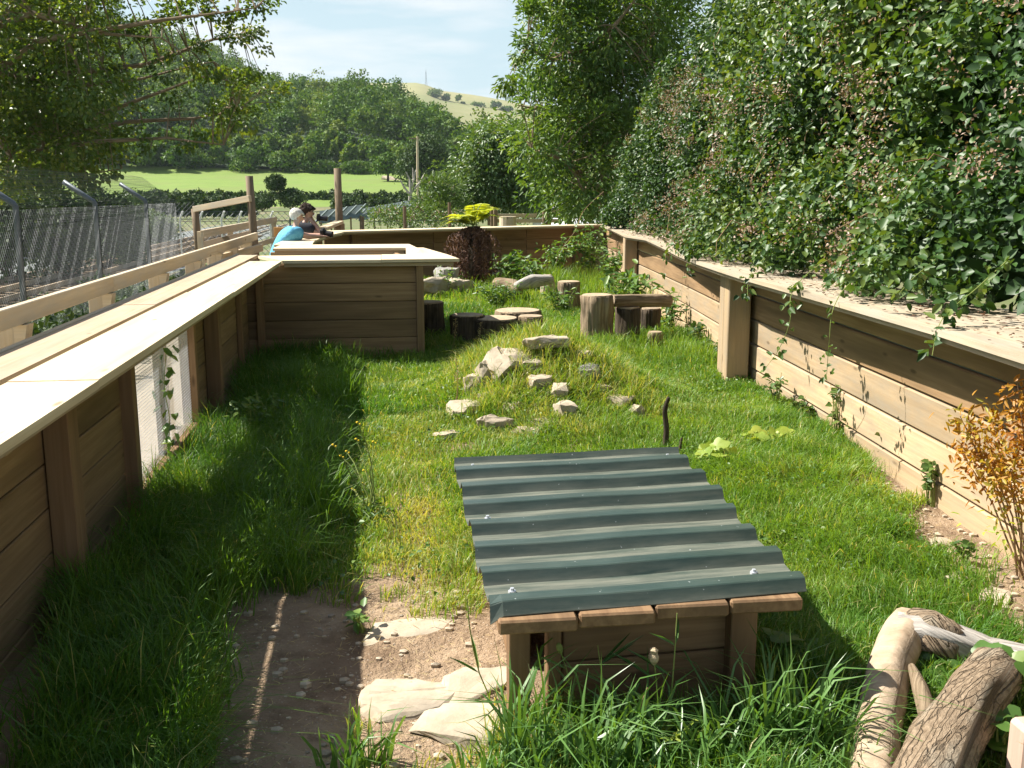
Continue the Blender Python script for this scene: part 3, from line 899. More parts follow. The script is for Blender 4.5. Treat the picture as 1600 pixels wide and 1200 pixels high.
# parked white car
cp = D(887, 338, 42)
car = empty('parked_car', (cp.x, 42, -.1), 'white car parked beyond the rail fence under the trees', 'car')
car.rotation_euler[2] = .2
def carpart(name, pts, wd, mat, off=0):
    mb = MB(); n = len(pts)
    V = [(cp.x + off + s * wd / 2, 42 + y_, -.1 + z_) for s in (-1, 1) for (y_, z_) in pts]
    mb.add(V, [tuple(range(n)), tuple(range(n, 2 * n))] + [(k, (k + 1) % n, n + (k + 1) % n, n + k) for k in range(n)])
    return mb.build(name, mat, car)
carpart('body', [(-2, .3), (-2.05, .7), (-1.9, .85), (-1.0, .95), (1.2, .98), (2, .85), (2.05, .35)], 1.7, M['white'])
carpart('cabin', [(-1.1, .955), (-.55, 1.38), (.7, 1.42), (1.4, .985)], 1.45, M['glass_car'])
carpart('roof', [(-.6, 1.385), (-.5, 1.43), (.65, 1.46), (.8, 1.40)], 1.38, M['white'])
for (sx, sy) in ((-.8, -1.25), (.8, -1.25), (-.8, 1.25), (.8, 1.25)):
    mb = MB(); mb.tube([(cp.x + sx - .1, 42 + sy, .2), (cp.x + sx + .1, 42 + sy, .2)], .31, 14); mb.build('wheel', M['black'], car)
# railway
for k, (xc, lab) in enumerate(((-9.25, 'nearer narrow railway track beyond the security fence'), (-11.45, 'farther narrow railway track beside the platform'))):
    tr = empty('railway_track', (xc, 40, -.98), lab, 'railway track', 'railway tracks')
    for s in (-.56, .56):
        mb = MB(); mb.box((xc + s, 12, -.83), (xc + s, 92, -.83), .07, .14); mb.build('rail', M['rail_steel'], tr)
    mb = MB()
    for y in np.arange(13, 70, .7): mb.box((xc - 1.0, y, -.945), (xc + 1.0, y, -.945), .22, .09)
    mb.build('sleepers', M['dark_post'], tr)
# utility pole, mast
p0, p1 = D(653, 318, 118), D(652, 213, 118)
up_ = empty('utility_pole', (p0.x, 118, p0.z - 1.5), 'slim wooden utility pole in front of the big dark tree', 'utility pole')
mb = MB(); mb.tube([(p0.x, 118, p0.z - 1.5), (p1.x, 118, p1.z)], [.17, .12], 8); mb.build('pole', M['rail'], up_)
mb = MB(); mb.box((p1.x - 1., 118, p1.z - .25), (p1.x + .25, 118, p1.z - .25), .1, .12); mb.build('crossarm', M['dark_post'], up_)
pb, pt = D(666, 141, 1330), D(666, 112, 1330)
ms = empty('radio_mast', (pb.x, 1330, pb.z - 6), 'lattice radio mast on the far hill skyline', 'mast')
mb = MB(); hgt = pt.z - pb.z + 6
for (sx, sy) in ((-1, -1), (1, -1), (1, 1), (-1, 1)):
    mb.tube([(pb.x + sx * 1.9, 1330 + sy * 1.9, pb.z - 6), (pb.x + sx * .35, 1330 + sy * .35, pt.z)], .13, 4)
for k in range(9):
    z0, z1 = pb.z - 6 + hgt * k / 9, pb.z - 6 + hgt * (k + 1) / 9
    w0, w1 = 1.9 - 1.55 * k / 9, 1.9 - 1.55 * (k + 1) / 9
    for s in (-1, 1):
        mb.tube([(pb.x - w0, 1330 + s * w0, z0), (pb.x + w1, 1330 + s * w1, z1)], .09, 3); mb.tube([(pb.x + w0, 1330 + s * w0, z0), (pb.x - w1, 1330 + s * w1, z1)], .09, 3)
mb.tube([(pb.x, 1330, pt.z - 1), (pb.x, 1330, pt.z + 4)], .15, 4)
mb.build('lattice', M['galv'], ms)
# ------------------------------------------------------------------ far vegetation
def crown_cloud(c, rad, nl, N, flat=.0):
    """points on the shell of a lumpy crown: positions, outward normals"""
    c = np.asarray(c, float); rad = np.asarray(rad, float)
    d = rdir(nl); lc = d * (rng.random((nl, 1)) ** .5) * .62
    lr = rng.uniform(.30, .52, nl)
    k = rng.integers(0, nl, N)
    o = rdir(N); o[:, 2] = np.where(o[:, 2] < -.5, -o[:, 2], o[:, 2])
    p = lc[k] + o * (lr[k] * rng.uniform(.72, 1.08, N))[:, None]
    return c + p * rad, unit(o + .25 * rdir(N)), k


def far_tree(name, base, rad, mat, label, cat='tree', group=None, N=1500, ls=.5, trunk=True, nl=16, lift=.15):
    base = Vector(base)
    cz = base.z + rad[2] * (1 - lift) + (rad[2] * .25 if trunk else 0)
    o = empty(name, base, label, cat, group)
    p, n, k = crown_cloud((base.x, base.y, cz), rad, nl, N)
    lt = rng.random(nl) * .45
    leaf_obj('crown' if trunk else 'foliage', mat, o, p, rdir(N), n + .3 * rdir(N), rng.uniform(.7, 1.3, N) * ls, rng.uniform(.5, .85, N) * ls, broad=False, tint=np.clip(lt[k] + rng.random(N) * .55, 0, 1))
    mb = MB()
    if trunk:
        mb.tube([base - Vector((0, 0, .3)), base + Vector((.02 * rad[0], 0, rad[2] * .5)), Vector((base.x, base.y, cz))], [rad[0] * .07, rad[0] * .05, rad[0] * .025], 7, jit=.1)
        for _ in range(5):
            d = rdir(1)[0]; mb.tube([Vector((base.x, base.y, cz - rad[2] * .4)), Vector((base.x + d[0] * rad[0] * .6, base.y + d[1] * rad[1] * .6, cz + abs(d[2]) * rad[2] * .5))], [rad[0] * .03, rad[0] * .01], 5)
        mb.build('trunk', M['bark_dark'], o)
    else:
        for _ in range(6):
            d = rdir(1)[0]; mb.tube([base - Vector((0, 0, .2)), Vector((base.x + d[0] * rad[0] * .6, base.y + d[1] * rad[1] * .6, cz + d[2] * rad[2] * .4))], [rad[0] * .03, rad[0] * .012], 4)
        mb.build('stem', M['bark_dark'], o)
    return o


def tz(x, y): return float(terrain_z(np.array([x]), np.array([y]))[0])


# wooded hill: one mass of crowns
PV, PT, PI = [], [], []
nv = 0; cnt = 0; placed = []
tries = 0
while cnt < 560 and tries < 9000:
    tries += 1
    px = rng.uniform(60, 900); r_ = 240 + 200 * rng.random() ** .8 if cnt > 75 else rng.uniform(238, 258)
    azm = math.atan((px - VPX) / F * math.cos(PITCH))
    x, y = r_ * math.sin(azm), r_ * math.cos(azm)
    if any((x - a) ** 2 + (y - b) ** 2 < (30 if r_ > 262 else 9) for a, b in placed[-600:]): continue
    placed.append((x, y)); cnt += 1
    rx = rng.uniform(3.4, 7.4) if r_ > 262 else rng.uniform(2.2, 3.6); rz = rx * rng.uniform(.9, 1.4)
    N = 640; nl = 9
    p, n, k = crown_cloud((x, y, tz(x, y) + rz * 1.0), (rx, rx, rz), nl, N)
    ls = .95
    base_t = rng.uniform(0, .5) + (.3 if rng.random() < .08 else 0)
    V, _, t, ti = leaves(p, rdir(N), n + .22 * rdir(N), rng.uniform(.7, 1.3, N) * ls, rng.uniform(.5, .9, N) * ls, broad=False, tint=np.clip(base_t + rng.random(N) * .4 + (rng.random(nl) * .2)[k], 0, 1))
    PV.append(V); PT.append(t + nv); PI.append(ti); nv += len(V)
o = link('woodland', np_mesh('woodland', np.concatenate(PV), None, np.concatenate(PT), {'tint': np.concatenate(PI)}), M['hill_leaf'])
tag(o, 'dense broadleaf woodland covering the hillside beyond the field', 'woodland', kind='stuff')

# individual trees along the foot of the wood (px centre, px base, half width px, height px, distance)
rows = [(252, 274, 34, 34, 240, 'low bushy tree at the left end of the top field edge'),
        (310, 276, 30, 42, 239, 'round dark tree left of the dome-shaped tree on the top field edge'),
        (384, 278, 38, 44, 238, 'broad dome-shaped tree standing on the top edge of the field'),
        (446, 279, 36, 50, 240, 'tall dark tree right of the dome-shaped tree above the field'),
        (505, 276, 40, 26, 238, 'low pale hedge-like shrub on the top field edge behind the tall round post'),
        (553, 275, 34, 26, 238, 'pale shrubby hedge tree near the right end of the field'),
        (606, 284, 30, 48, 200, 'olive green tree beside the bare earth bank at the field corner'),
        (664, 305, 56, 96, 150, 'big dark round tree behind the utility pole')]
for (px, py, hw, hh_, dist, lab) in rows:
    b = D(px, py, dist); s = dist / F
    far_tree('broadleaf_tree', b, (hw * s, hw * s, hh_ * s / 1.75), M['hedge_leaf'] if dist < 180 else M['hill_leaf'], lab, 'tree', 'trees at the foot of the wooded hill', N=2600 if dist > 180 else 7000, ls=.55 if dist > 180 else .4, nl=14 if dist > 180 else 34, lift=.48)
# hedges under the field
def hedge(name, pts, hgt, wid, mat, label, N, ls):
    o = empty(name, pts[0], label, 'hedge', 'field hedges')
    u = rng.random(N) * (len(pts) - 1); k = u.astype(int); f = (u - k)[:, None]
    A_ = np.array(pts); c = A_[k] * (1 - f) + A_[k + 1] * f
    a = rng.uniform(-.3, math.pi + .3, N); L = np.abs(vnoise(u * 9, u * 0, 1., 5)) * .45 + .75
    off = np.stack([0 * a, -np.cos(a) * wid * L, (np.sin(a) * .95 + .05) * hgt * L], 1) * rng.uniform(.8, 1.05, N)[:, None]
    nrm = unit(np.stack([0 * a, -np.cos(a), np.sin(a)], 1) + .5 * rdir(N))
    leaf_obj('foliage', mat, o, c + off, rdir(N), nrm, rng.uniform(.7, 1.3, N) * ls, rng.uniform(.5, .9, N) * ls, broad=False)
    mb = MB()
    for k in range(0, 24):
        t = k / 23 * (len(pts) - 1); i0 = min(int(t), len(pts) - 2); q = Vector(pts[i0]).lerp(Vector(pts[i0 + 1]), t - i0)
        mb.tube([q, q + Vector((random.uniform(-.3, .3), 0, hgt * .8))], [.09, .04], 4)
    mb.build('twigs', M['bark_dark'], o)['kind'] = 'stuff'
    return o
hedge('field_hedge', [tuple(D(p, 318, 146)) for p in (195, 300, 400, 520, 640)], 1.6, 1.2, M['hedge_leaf'], 'long dark hedge along the bottom edge of the bright field', 9000, .45)
hedge('field_hedge', [tuple(D(p, 334, 122)) for p in (520, 560, 600, 640, 690)], 1.7, 1.6, M['hedge_leaf'], 'nearer bushy hedge below the field between tall post and utility pole', 6000, .42)
hedge('field_hedge', [tuple(D(p, 331, 120)) for p in (190, 260, 330, 400)], 1.75, 1.6, M['hedge_leaf'], 'nearer dark hedge behind the timber gateway frame', 7000, .42)
for (px, py, hw, hh_, lab) in ((434, 300, 19, 30, 'round bush rising above the field hedge behind the white-haired person'), (410, 327, 26, 28, 'lower dark bush left of the white-haired person'), (457, 326, 30, 32, 'lower dark bush directly above the white-haired person')):
    b = D(px, py, 112); s = 112 / F
    far_tree('field_bush', b, (hw * s, hw * s, hh_ * s / 1.8), M['hedge_leaf'], lab, 'bush', 'bushes below the field', N=2600, ls=.26, trunk=False, nl=16, lift=.32)
# bare earth bank
p = D(618, 286, 205)
rk = MB(); rk.tube([D(598, 278, 208), D(610, 281, 207), D(622, 287, 206), D(636, 290, 205)], [.5, .8, .9, .4], 8, jit=.3)
tag(rk.build('earth_bank', M['stone'], None), 'bare earth bank at the right corner of the field', 'bank', kind='structure')
# far hill copses
for (px, py, hw, hh_, lab) in ((682, 154, 17, 17, 'dark copse on the far skyline right of the radio mast'), (697, 157, 8, 12, 'small tree at the right end of the skyline copse'), (716, 157, 5, 10, 'lone tree on the far skyline in the middle of the dry hill'),
                               (720, 168, 10, 10, 'left clump of bushes in the middle of the dry hill field'), (745, 172, 13, 14, 'right clump of bushes in the dry hill field'), (757, 174, 9, 8, 'hedge bush trailing right of the field clump'), (774, 168, 10, 11, 'dark tree on the far hill near the ash tree'), (770, 188, 14, 18, 'large dark tree at the lower edge of the dry hill field'), (792, 176, 12, 12, 'farthest right tree on the dry hill beside the ash leaves')):
    az_ = 1180; b = D(px, py, az_); s = az_ / F
    b.z = max(b.z - 2, b.z - 2)
    far_tree('hill_tree', b, (hw * s, hw * s, hh_ * s / 1.7), M['hill_leaf'], lab, 'tree', 'trees on the far hill', N=700, ls=2., trunk=True, nl=9, lift=.3)

# ------------------------------------------------------------------ middle distance trees
def px_tree(name, label, mat, trunk_pts, trunk_r, clumps, leafN, leafL, leafW, crad, bark_m, group=None, limbs=None, droop=.3, cat='tree', broad=True):
    """clumps: list of (Vector, size factor). limbs: list of polylines with radii"""
    o = empty(name, trunk_pts[0], label, cat, group)
    mb = MB(); mb.tube(trunk_pts, trunk_r, 10, jit=.12)
    pool = []
    for (pts, r0, r1) in limbs:
        pts = [Vector(p) for p in pts]
        # soften
        fine = []
        for a, b in zip(pts, pts[1:]):
            for t in np.linspace(0, 1, 6)[:-1]: fine.append(a.lerp(b, t))
        fine.append(pts[-1])
        fine = [f + Vector((nz(f.x, f.z, .8, 3), nz(f.x, f.z, .8, 9), nz(f.y, f.z, .8, 5))) * .12 for f in fine]
        mb.tube(fine, list(np.linspace(r0, r1, len(fine))), 6)
        pool += fine
    PA = np.array([tuple(p) for p in pool])
    cs = []
    for (c, sz) in clumps:
        k = np.argmin(np.sum((PA - np.array(c)) ** 2, 1)); a = Vector(PA[k]); c = Vector(c)
        mid = a.lerp(c, .5) + Vector((0, 0, .1 * (c - a).length))
        if (c - a).length > .15:
            mb.tube([a, mid, c], [.022, .014, .006], 4, caps=False)
        cs.append((c, sz, (c - a).normalized() if (c - a).length > .05 else Vector((0, 0, 1))))
    mb.build('trunk', bark_m, o)
    pos, ax, nr_, tt = [], [], [], []
    for c, sz, d in cs:
        n = max(6, int(leafN * sz)); q = np.clip(rng.normal(size=(n, 3)), -1.7, 1.7) * crad * sz * np.array([1, 1, .62])
        pos.append(np.array(c) + q); out_ = unit(q + np.array(d) * .3)
        ax.append(unit(out_ + .6 * rdir(n) - np.array([0, 0, droop])))
        nr_.append(unit(out_ * .7 + np.array([0, 0, .7]) + .55 * rdir(n)))
        tt.append(np.clip(rng.random() * .6 + rng.random(n) * .45, 0, 1))
    pos = np.concatenate(pos); N = len(pos)
    leaf_obj('crown', mat, o, pos, np.concatenate(ax), np.concatenate(nr_), rng.uniform(.65, 1.25, N) * leafL, rng.uniform(.8, 1.15, N) * leafW, broad=broad, tint=np.concatenate(tt), droop=.12)
    return o


def in_poly(x, y, poly):
    c = False; n = len(poly)
    for a in range(n):
        x0, y0 = poly[a]; x1, y1 = poly[a - 1]
        if (y0 > y) != (y1 > y) and x < (x1 - x0) * (y - y0) / (y1 - y0) + x0: c = not c
    return c


def poly_clumps(poly, n, ylo, yhi, s0=.7, s1=1.2):
    xs = [p[0] for p in poly]; ys_ = [p[1] for p in poly]; res = []
    while len(res) < n:
        x, y = rng.uniform(min(xs), max(xs)), rng.uniform(min(ys_), max(ys_))
        if in_poly(x, y, poly): res.append((D(x, y, rng.uniform(ylo, yhi)), rng.uniform(s0, s1)))
    return res


def along(pts, n, yy, jit, s0, s1):
    res = []
    for _ in range(n):
        u = rng.random() * (len(pts) - 1); k = int(u); f = u - k
        x = pts[k][0] * (1 - f) + pts[k + 1][0] * f; y = pts[k][1] * (1 - f) + pts[k + 1][1] * f
        res.append((D(x + rng.normal() * jit, y + rng.normal() * jit, yy + rng.uniform(-.5, .5)), rng.uniform(s0, s1)))
    return res


# left overhanging tree
T0 = D(-190, 420, 27)
limbs = []
J = [D(-170, 250, 27), D(-130, 90, 27), D(-90, -60, 27)]
ends = [[(60, 60), (250, 30), (400, 12)], [(50, 120), (230, 100), (330, 62), (385, 55)], [(40, 190), (145, 182), (240, 150), (330, 120), (405, 148)], [(0, 20), (150, -30), (320, -10), (420, 0)],
        [(20, 250), (150, 225), (260, 215), (345, 225)], [(30, 160), (120, 130), (220, 120), (330, 95)], [(0, 300), (90, 280), (190, 262)], [(50, 20), (160, 50), (250, 60)], [(60, 215), (200, 190), (300, 185), (370, 170)]]
for k, e in enumerate(ends):
    yy = 24 + (k * 37 % 7)
    limbs.append(([J[k % 3]] + [D(a, b, yy + .4 * i_) for i_, (a, b) in enumerate(e)], .10, .012))
cl_ = poly_clumps([(-60, -60), (190, -60), (150, 20), (120, 60), (150, 95), (190, 130), (170, 165), (190, 200), (160, 235), (120, 270), (-60, 310)], 310, 23, 31)
for e_ in ends:
    cl_ += along(e_, 11, 26, 10, .22, .42)
cl_ += poly_clumps([(-260, -120), (-60, -60), (-60, 320), (-260, 320)], 60, 23, 31)
cl_ += along([(220, 40), (300, 25), (360, 20), (428, 4)], 15, 25.5, 6, .2, .36)
cl_ += along([(255, 95), (330, 62), (390, 52), (418, 66)], 16, 26.5, 6, .2, .36)
cl_ += along([(270, 15), (330, -8), (420, -10)], 11, 25.5, 7, .25, .45)
cl_ += along([(300, 125), (350, 118), (412, 112)], 9, 27, 6, .25, .4)
cl_ += along([(330, 155), (390, 148), (440, 145)], 13, 28, 8, .25, .4)
cl_ += along([(280, 215), (340, 205), (380, 180)], 9, 27, 9, .25, .4)
px_tree('broadleaf_tree', 'large leafy tree overhanging the security fence at the left edge', M['poplar'], [T0, J[0], J[1], J[2]], [.34, .28, .22, .16], cl_, 100, .115, .095, .42, M['bark'], limbs=limbs)

# ash tree
A0 = D(955, 420, 27)
JA = [D(945, 300, 27), D(925, 190, 27), D(915, 80, 27)]
ends = [[(870, 250), (830, 240)], [(860, 170), (805, 160)], [(860, 90), (825, 75)], [(880, 30), (840, 0)], [(960, 120), (1000, 90)], [(960, 40), (1010, -20)], [(890, 290), (850, 310)], [(880, -40), (860, -60)], [(960, 220), (1000, 200)]]
limbs = [([JA[k % 3]] + [D(a, b, 25 + (k * 13 % 5)) for (a, b) in e], .09, .012) for k, e in enumerate(ends)]
cl_ = poly_clumps([(835, -70), (830, 20), (845, 60), (820, 85), (838, 120), (800, 150), (806, 205), (835, 225), (828, 262), (850, 300), (838, 322), (930, 335), (980, 250), (1060, 150), (1080, -70)], 300, 24.5, 29.5, .6, 1.35)
cl_ += along([(830, 60), (812, 80), (800, 128), (793, 140)], 9, 25, 5, .25, .4)
cl_ += along([(835, 20), (828, -5)], 6, 25, 5, .25, .4)
px_tree('ash_tree', 'tall ash tree with narrow glossy leaflets behind the bramble hedge', M['ash'], [A0, JA[0], JA[1], JA[2]], [.24, .2, .15, .1], cl_, 125, .17, .07, .36, M['bark'], limbs=limbs, droop=.12, broad=True)

# mid tree and its neighbours
b = D(768, 335, 46)
limbs = [([b + Vector((0, 0, 1.2)), D(x, y, 45.5 + rng.uniform(-1, 1))], .06, .012) for (x, y) in ((720, 270), (745, 225), (775, 210), (805, 240), (815, 280), (735, 300), (790, 265))]
cl_ = poly_clumps([(700, 325), (705, 275), (722, 262), (720, 240), (745, 235), (748, 205), (775, 192), (800, 205), (815, 230), (832, 240), (835, 320), (770, 328)], 210, 44, 48)
px_tree('broadleaf_tree', 'rounded light green tree standing behind the fern left of the ash', M['midtree'], [b - Vector((0, 0, .5)), b + Vector((0, 0, 1.2)), D(770, 235, 46)], [.2, .15, .05], cl_, 80, .2, .12, .5, M['bark'], limbs=limbs)
b = D(680, 345, 40)
limbs = [([b, D(x, y, 40)], .03, .008) for (x, y) in ((655, 300), (670, 285), (690, 275), (705, 300))]
cl_ = poly_clumps([(640, 335), (655, 312), (668, 300), (672, 282), (690, 276), (712, 285), (720, 335)], 75, 39, 41.5, .5, .8)
px_tree('willow_shrub', 'feathery pale green shrub between the utility pole and the rounded tree', M['midtree'], [b - Vector((0, 0, .4)), b + Vector((0, 0, .3))], [.06, .05], cl_, 75, .2, .05, .42, M['bark'], limbs=limbs, cat='shrub', droop=-.5)
b = D(635, 350, 34)
limbs = [([b, D(x, y, 34)], .02, .008) for (x, y) in ((590, 335), (620, 330), (660, 330), (690, 335))]
cl_ = poly_clumps([(560, 350), (580, 332), (620, 326), (660, 322), (700, 330), (735, 335), (735, 350)], 90, 32, 36, .4, .7)
px_tree('scrub_bush', 'low olive scrub behind the stake fence', M['midtree'], [b - Vector((0, 0, .4)), b + Vector((0, 0, .2))], [.05, .04], cl_, 80, .11, .05, .34, M['bark'], limbs=limbs, cat='bush', droop=-.2)
b = D(850, 340, 52)
limbs = [([b, D(x, y, 52)], .02, .008) for (x, y) in ((830, 315), (850, 308), (815, 320))]
cl_ = poly_clumps([(800, 338), (815, 308), (850, 302), (880, 312), (880, 338)], 60, 50, 54, .6, .9)
px_tree('scrub_bush', 'pale olive scrub under the ash branches beyond the rail fence', M['midtree'], [b - Vector((0, 0, .8)), b + Vector((0, 0, .2))], [.05, .04], cl_, 80, .2, .08, .5, M['bark'], limbs=limbs, cat='bush', droop=-.2)
# pale dead tree
b = D(640, 325, 62)
dt = empty('dead_tree', b, 'pale leafless dead tree in front of the big dark tree', 'tree')
mb = MB()
mb.tube([b - Vector((0, 0, 1.2)), D(641, 300, 62)], [.14, .1], 6)
for pts in ([(641, 300), (640, 280), (634, 268)], [(641, 300), (646, 282), (645, 262)], [(641, 305), (630, 290), (625, 280)], [(642, 302), (656, 285), (664, 270)], [(656, 285), (668, 275)], [(646, 282), (650, 265)]):
    mb.tube([D(a, c_, 62) for a, c_ in pts], list(np.linspace(.085, .03, len(pts))), 5)
mb.build('trunk', M['bark_grey'], dt)
# shrubs behind the security fence
for k, (px, py, hw, hh_, yy, lab) in enumerate(((15, 405, 90, 165, 34, 'dark shrub behind the fence at the left edge below the overhanging tree'), (95, 400, 65, 150, 36, 'dark shrub seen between the first two steel fence posts'), (165, 392, 52, 140, 40, 'dark shrub behind the second steel fence post'), (205, 385, 40, 120, 42, 'olive shrub right of the second steel fence post'), (245, 370, 40, 60, 60, 'paler shrub behind the third steel fence post'))):
    s = yy / F; b = D(px, py, yy); b.z = -1
    far_tree('fence_shrub', b, (hw * s, hw * s, hh_ * s / 1.7), M['hedge_leaf'] if k < 3 else M['midtree'], lab, 'shrub', 'shrubs beyond the security fence', N=6500, ls=.15, trunk=False, nl=30, lift=.38)
# undergrowth beside the path
N = 15000
x = rng.uniform(-5.2, -3.05, N); y = rng.uniform(4, 20, N)
hgt = (.25 + .5 * np.abs(vnoise(x, y, .9, 11))) * np.clip((-2.9 - x) * 2, .2, 1)
z = -.12 + hgt * rng.random(N) ** .6
o = leaf_obj('undergrowth', M['hedge_leaf'], None, np.stack([x, y, z], 1), rdir(N), rdir(N) * .6 + np.array([0, 0, 1]), rng.uniform(.06, .14, N), rng.uniform(.04, .08, N))
tag(o, 'leafy undergrowth below the handrail along the security fence', 'undergrowth', kind='stuff')

# ------------------------------------------------------------------ bramble hedge on the right
hb = empty('bramble_hedge', (4, 8, 1.1), 'tall bramble hedge with pinkish seed heads overhanging the right ledge', 'hedge')
def zmax(y): return np.interp(y, [2, 6, 10, 14, 16.5, 18.5, 20.5, 22], [4.4, 5.0, 5.4, 5.4, 4.8, 3.5, 2.3, 1.7])
def face_x(y, z, s=1.):
    base = np.interp(y, [p_[1] for p_ in LE], [p_[0] for p_ in LE]) + np.interp(y, [2, 4.5, 6.5, 9, 14, 22], [.10, .26, .50, .60, .44, .28])
    lean = np.interp(y, [2, 8, 14, 20], [.30, .24, .16, .12])
    return base + lean * (z - 1.15) + s * (.50 * vnoise(y, z, .8, 21) + .30 * vnoise(y, z, 2.1, 22))
def hedge_leaves(nc, nleaf, back, crad, L0, L1, s=1.):
    y = 1.8 + 20 * rng.random(nc) ** 1.25; zt = zmax(y); z = 1.12 + (zt - 1.12) * rng.random(nc)
    x = face_x(y, z, s) + back
    if back == 0:
        kp = (vnoise(y, z, 1.3, 77) + .5 * vnoise(y, z, 3.1, 78)) > np.interp(y, [4, 7, 10], [-.04, -.12, -.28])
        y, z, x, zt = y[kp], z[kp], x[kp], zt[kp]; nc = len(y)
    c = np.stack([x, y, z], 1); k = np.repeat(np.arange(nc), nleaf); N = len(k)
    q = rng.normal(size=(N, 3)) * crad * np.array([.75, 1, .8])
    pos = c[k] + q
    hang = np.interp(pos[:, 1], [2, 9], [.02, .1])
    pos[:, 2] = np.maximum(pos[:, 2], 1.19 + .12 * rng.random(N))
    outv = np.array([-.8, -.1, .55])
    nr_ = unit(outv + .75 * rdir(N))
    ax = unit(np.stack([-.35 + .9 * rng.normal(size=N), .9 * rng.normal(size=N), -.25 + .6 * rng.normal(size=N)], 1))
    L = rng.uniform(L0, L1, N)
    tn = np.clip(.42 * rng.random(nc)[k] - .06 + .34 * (vnoise(pos[:, 1], pos[:, 2], .6, 30) + .3) + rng.random(N) * .5, 0, 1)
    return pos, ax, nr_, L, tn
pos, ax, nr_, L, tn = hedge_leaves(3500, 34, 0., .135, .03, .085)
leaf_obj('leaves', M['bramble'], hb, pos, ax, nr_, L, L * .78, fold=.14, tint=tn, droop=.15)['kind'] = 'stuff'
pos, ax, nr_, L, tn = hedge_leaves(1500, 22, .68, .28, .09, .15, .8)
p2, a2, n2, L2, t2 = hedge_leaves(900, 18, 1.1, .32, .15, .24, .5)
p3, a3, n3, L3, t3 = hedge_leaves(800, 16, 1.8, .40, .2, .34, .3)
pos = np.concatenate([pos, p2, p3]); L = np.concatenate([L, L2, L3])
leaf_obj('inner_leaves', M['bramble'], hb, pos, np.concatenate([ax, a2, a3]), np.concatenate([nr_, n2, n3]), L, L * .8, fold=.14, tint=np.concatenate([tn, t2, t3]) * .6)['kind'] = 'stuff'  # gap shade put into the colour: inner leaf tint scaled darker
# broad climbing leaves high up on the near part
nc = 420
y = rng.uniform(6.5, 12.5, nc); z = rng.uniform(2.6, 4.6, nc); x = face_x(y, z) - .06
k = np.repeat(np.arange(nc), 14); N = len(k)
pos = np.stack([x, y, z], 1)[k] + rng.normal(size=(N, 3)) * .22
leaf_obj('climber_leaves', M['bramble_far'], hb, pos, rdir(N) + np.array([-.3, 0, -.2]), np.array([-.7, -.1, .7]) + .6 * rdir(N), rng.uniform(.05, .10, N), rng.uniform(.038, .075, N), droop=.2)['kind'] = 'stuff'
# seed heads and blossom
nc = 560
y = 2.5 + 15 * rng.random(nc) ** 1.1; z = 1.25 + (np.minimum(zmax(y), 3.9) - 1.25) * rng.random(nc) ** 1.1
keep = vnoise(y, z, .8, 44) > -.12
y, z = y[keep], z[keep]; nc = len(y); x = face_x(y, z) - .2 - .1 * rng.random(nc)
k = np.repeat(np.arange(nc), 30); N = len(k)
pos = np.stack([x, y, z], 1)[k] + rng.normal(size=(N, 3)) * np.array([.045, .07, .05])
leaf_obj('blossom', M['blossom'], hb, pos, rdir(N), np.array([-.7, 0, .6]) + .7 * rdir(N), rng.uniform(.014, .036, N), rng.uniform(.011, .026, N), broad=False, tint=np.clip(.55 * rng.random(nc)[k] + .5 * rng.random(N), 0, 1))['kind'] = 'stuff'
# canes
mb = MB()
for k in range(46):
    y = rng.uniform(3.5, 15); z = rng.uniform(1.4, 4.0); x = float(face_x(np.array([y]), np.array([z]))[0])
    a = Vector((x + .45, y, z)); dy = rng.uniform(-.7, .7); dz = rng.uniform(-.7, .4)
    mb.tube([a, a + Vector((-.42, dy * .4, .16)), a + Vector((-.58, dy * .8, .05 + dz * .4)), a + Vector((-.60, dy * 1.15, dz * .8))], [.006, .005, .004, .002], 5)
mb.build('canes', M['dry_stem'], hb)['kind'] = 'stuff'


def shoot(name, pts, label, cat, nleaf, L, mat, stem_m, group=None, r=.004, jit=.03, flower=None):
    """a trailing shoot: curved stem with leaflets along it"""
    pts = [Vector(p) for p in pts]
    o = empty(name, pts[0], label, cat, group)
    fine = []
    for i_ in range(len(pts) - 1):
        p0 = pts[max(i_ - 1, 0)]; p1, p2 = pts[i_], pts[i_ + 1]; p3 = pts[min(i_ + 2, len(pts) - 1)]
        for t in np.linspace(0, 1, 7)[:-1]:
            fine.append(.5 * ((2 * p1) + (p2 - p0) * t + (2 * p0 - 5 * p1 + 4 * p2 - p3) * t * t + (3 * p1 - p0 - 3 * p2 + p3) * t ** 3))
    fine.append(pts[-1])
    MB().tube(fine, list(np.linspace(r, r * .4, len(fine))), 5).build('stem', stem_m, o)
    k = rng.integers(1, len(fine), nleaf)
    pos = np.array([tuple(fine[q]) for q in k]) + rng.normal(size=(nleaf, 3)) * jit
    leaf_obj('leaves', mat, o, pos, rdir(nleaf) + np.array([0, 0, -.3]), np.array([-.4, -.3, .8]) + .5 * rdir(nleaf), rng.uniform(.7, 1.2, nleaf) * L, rng.uniform(.5, .8, nleaf) * L, droop=.15)
    return o


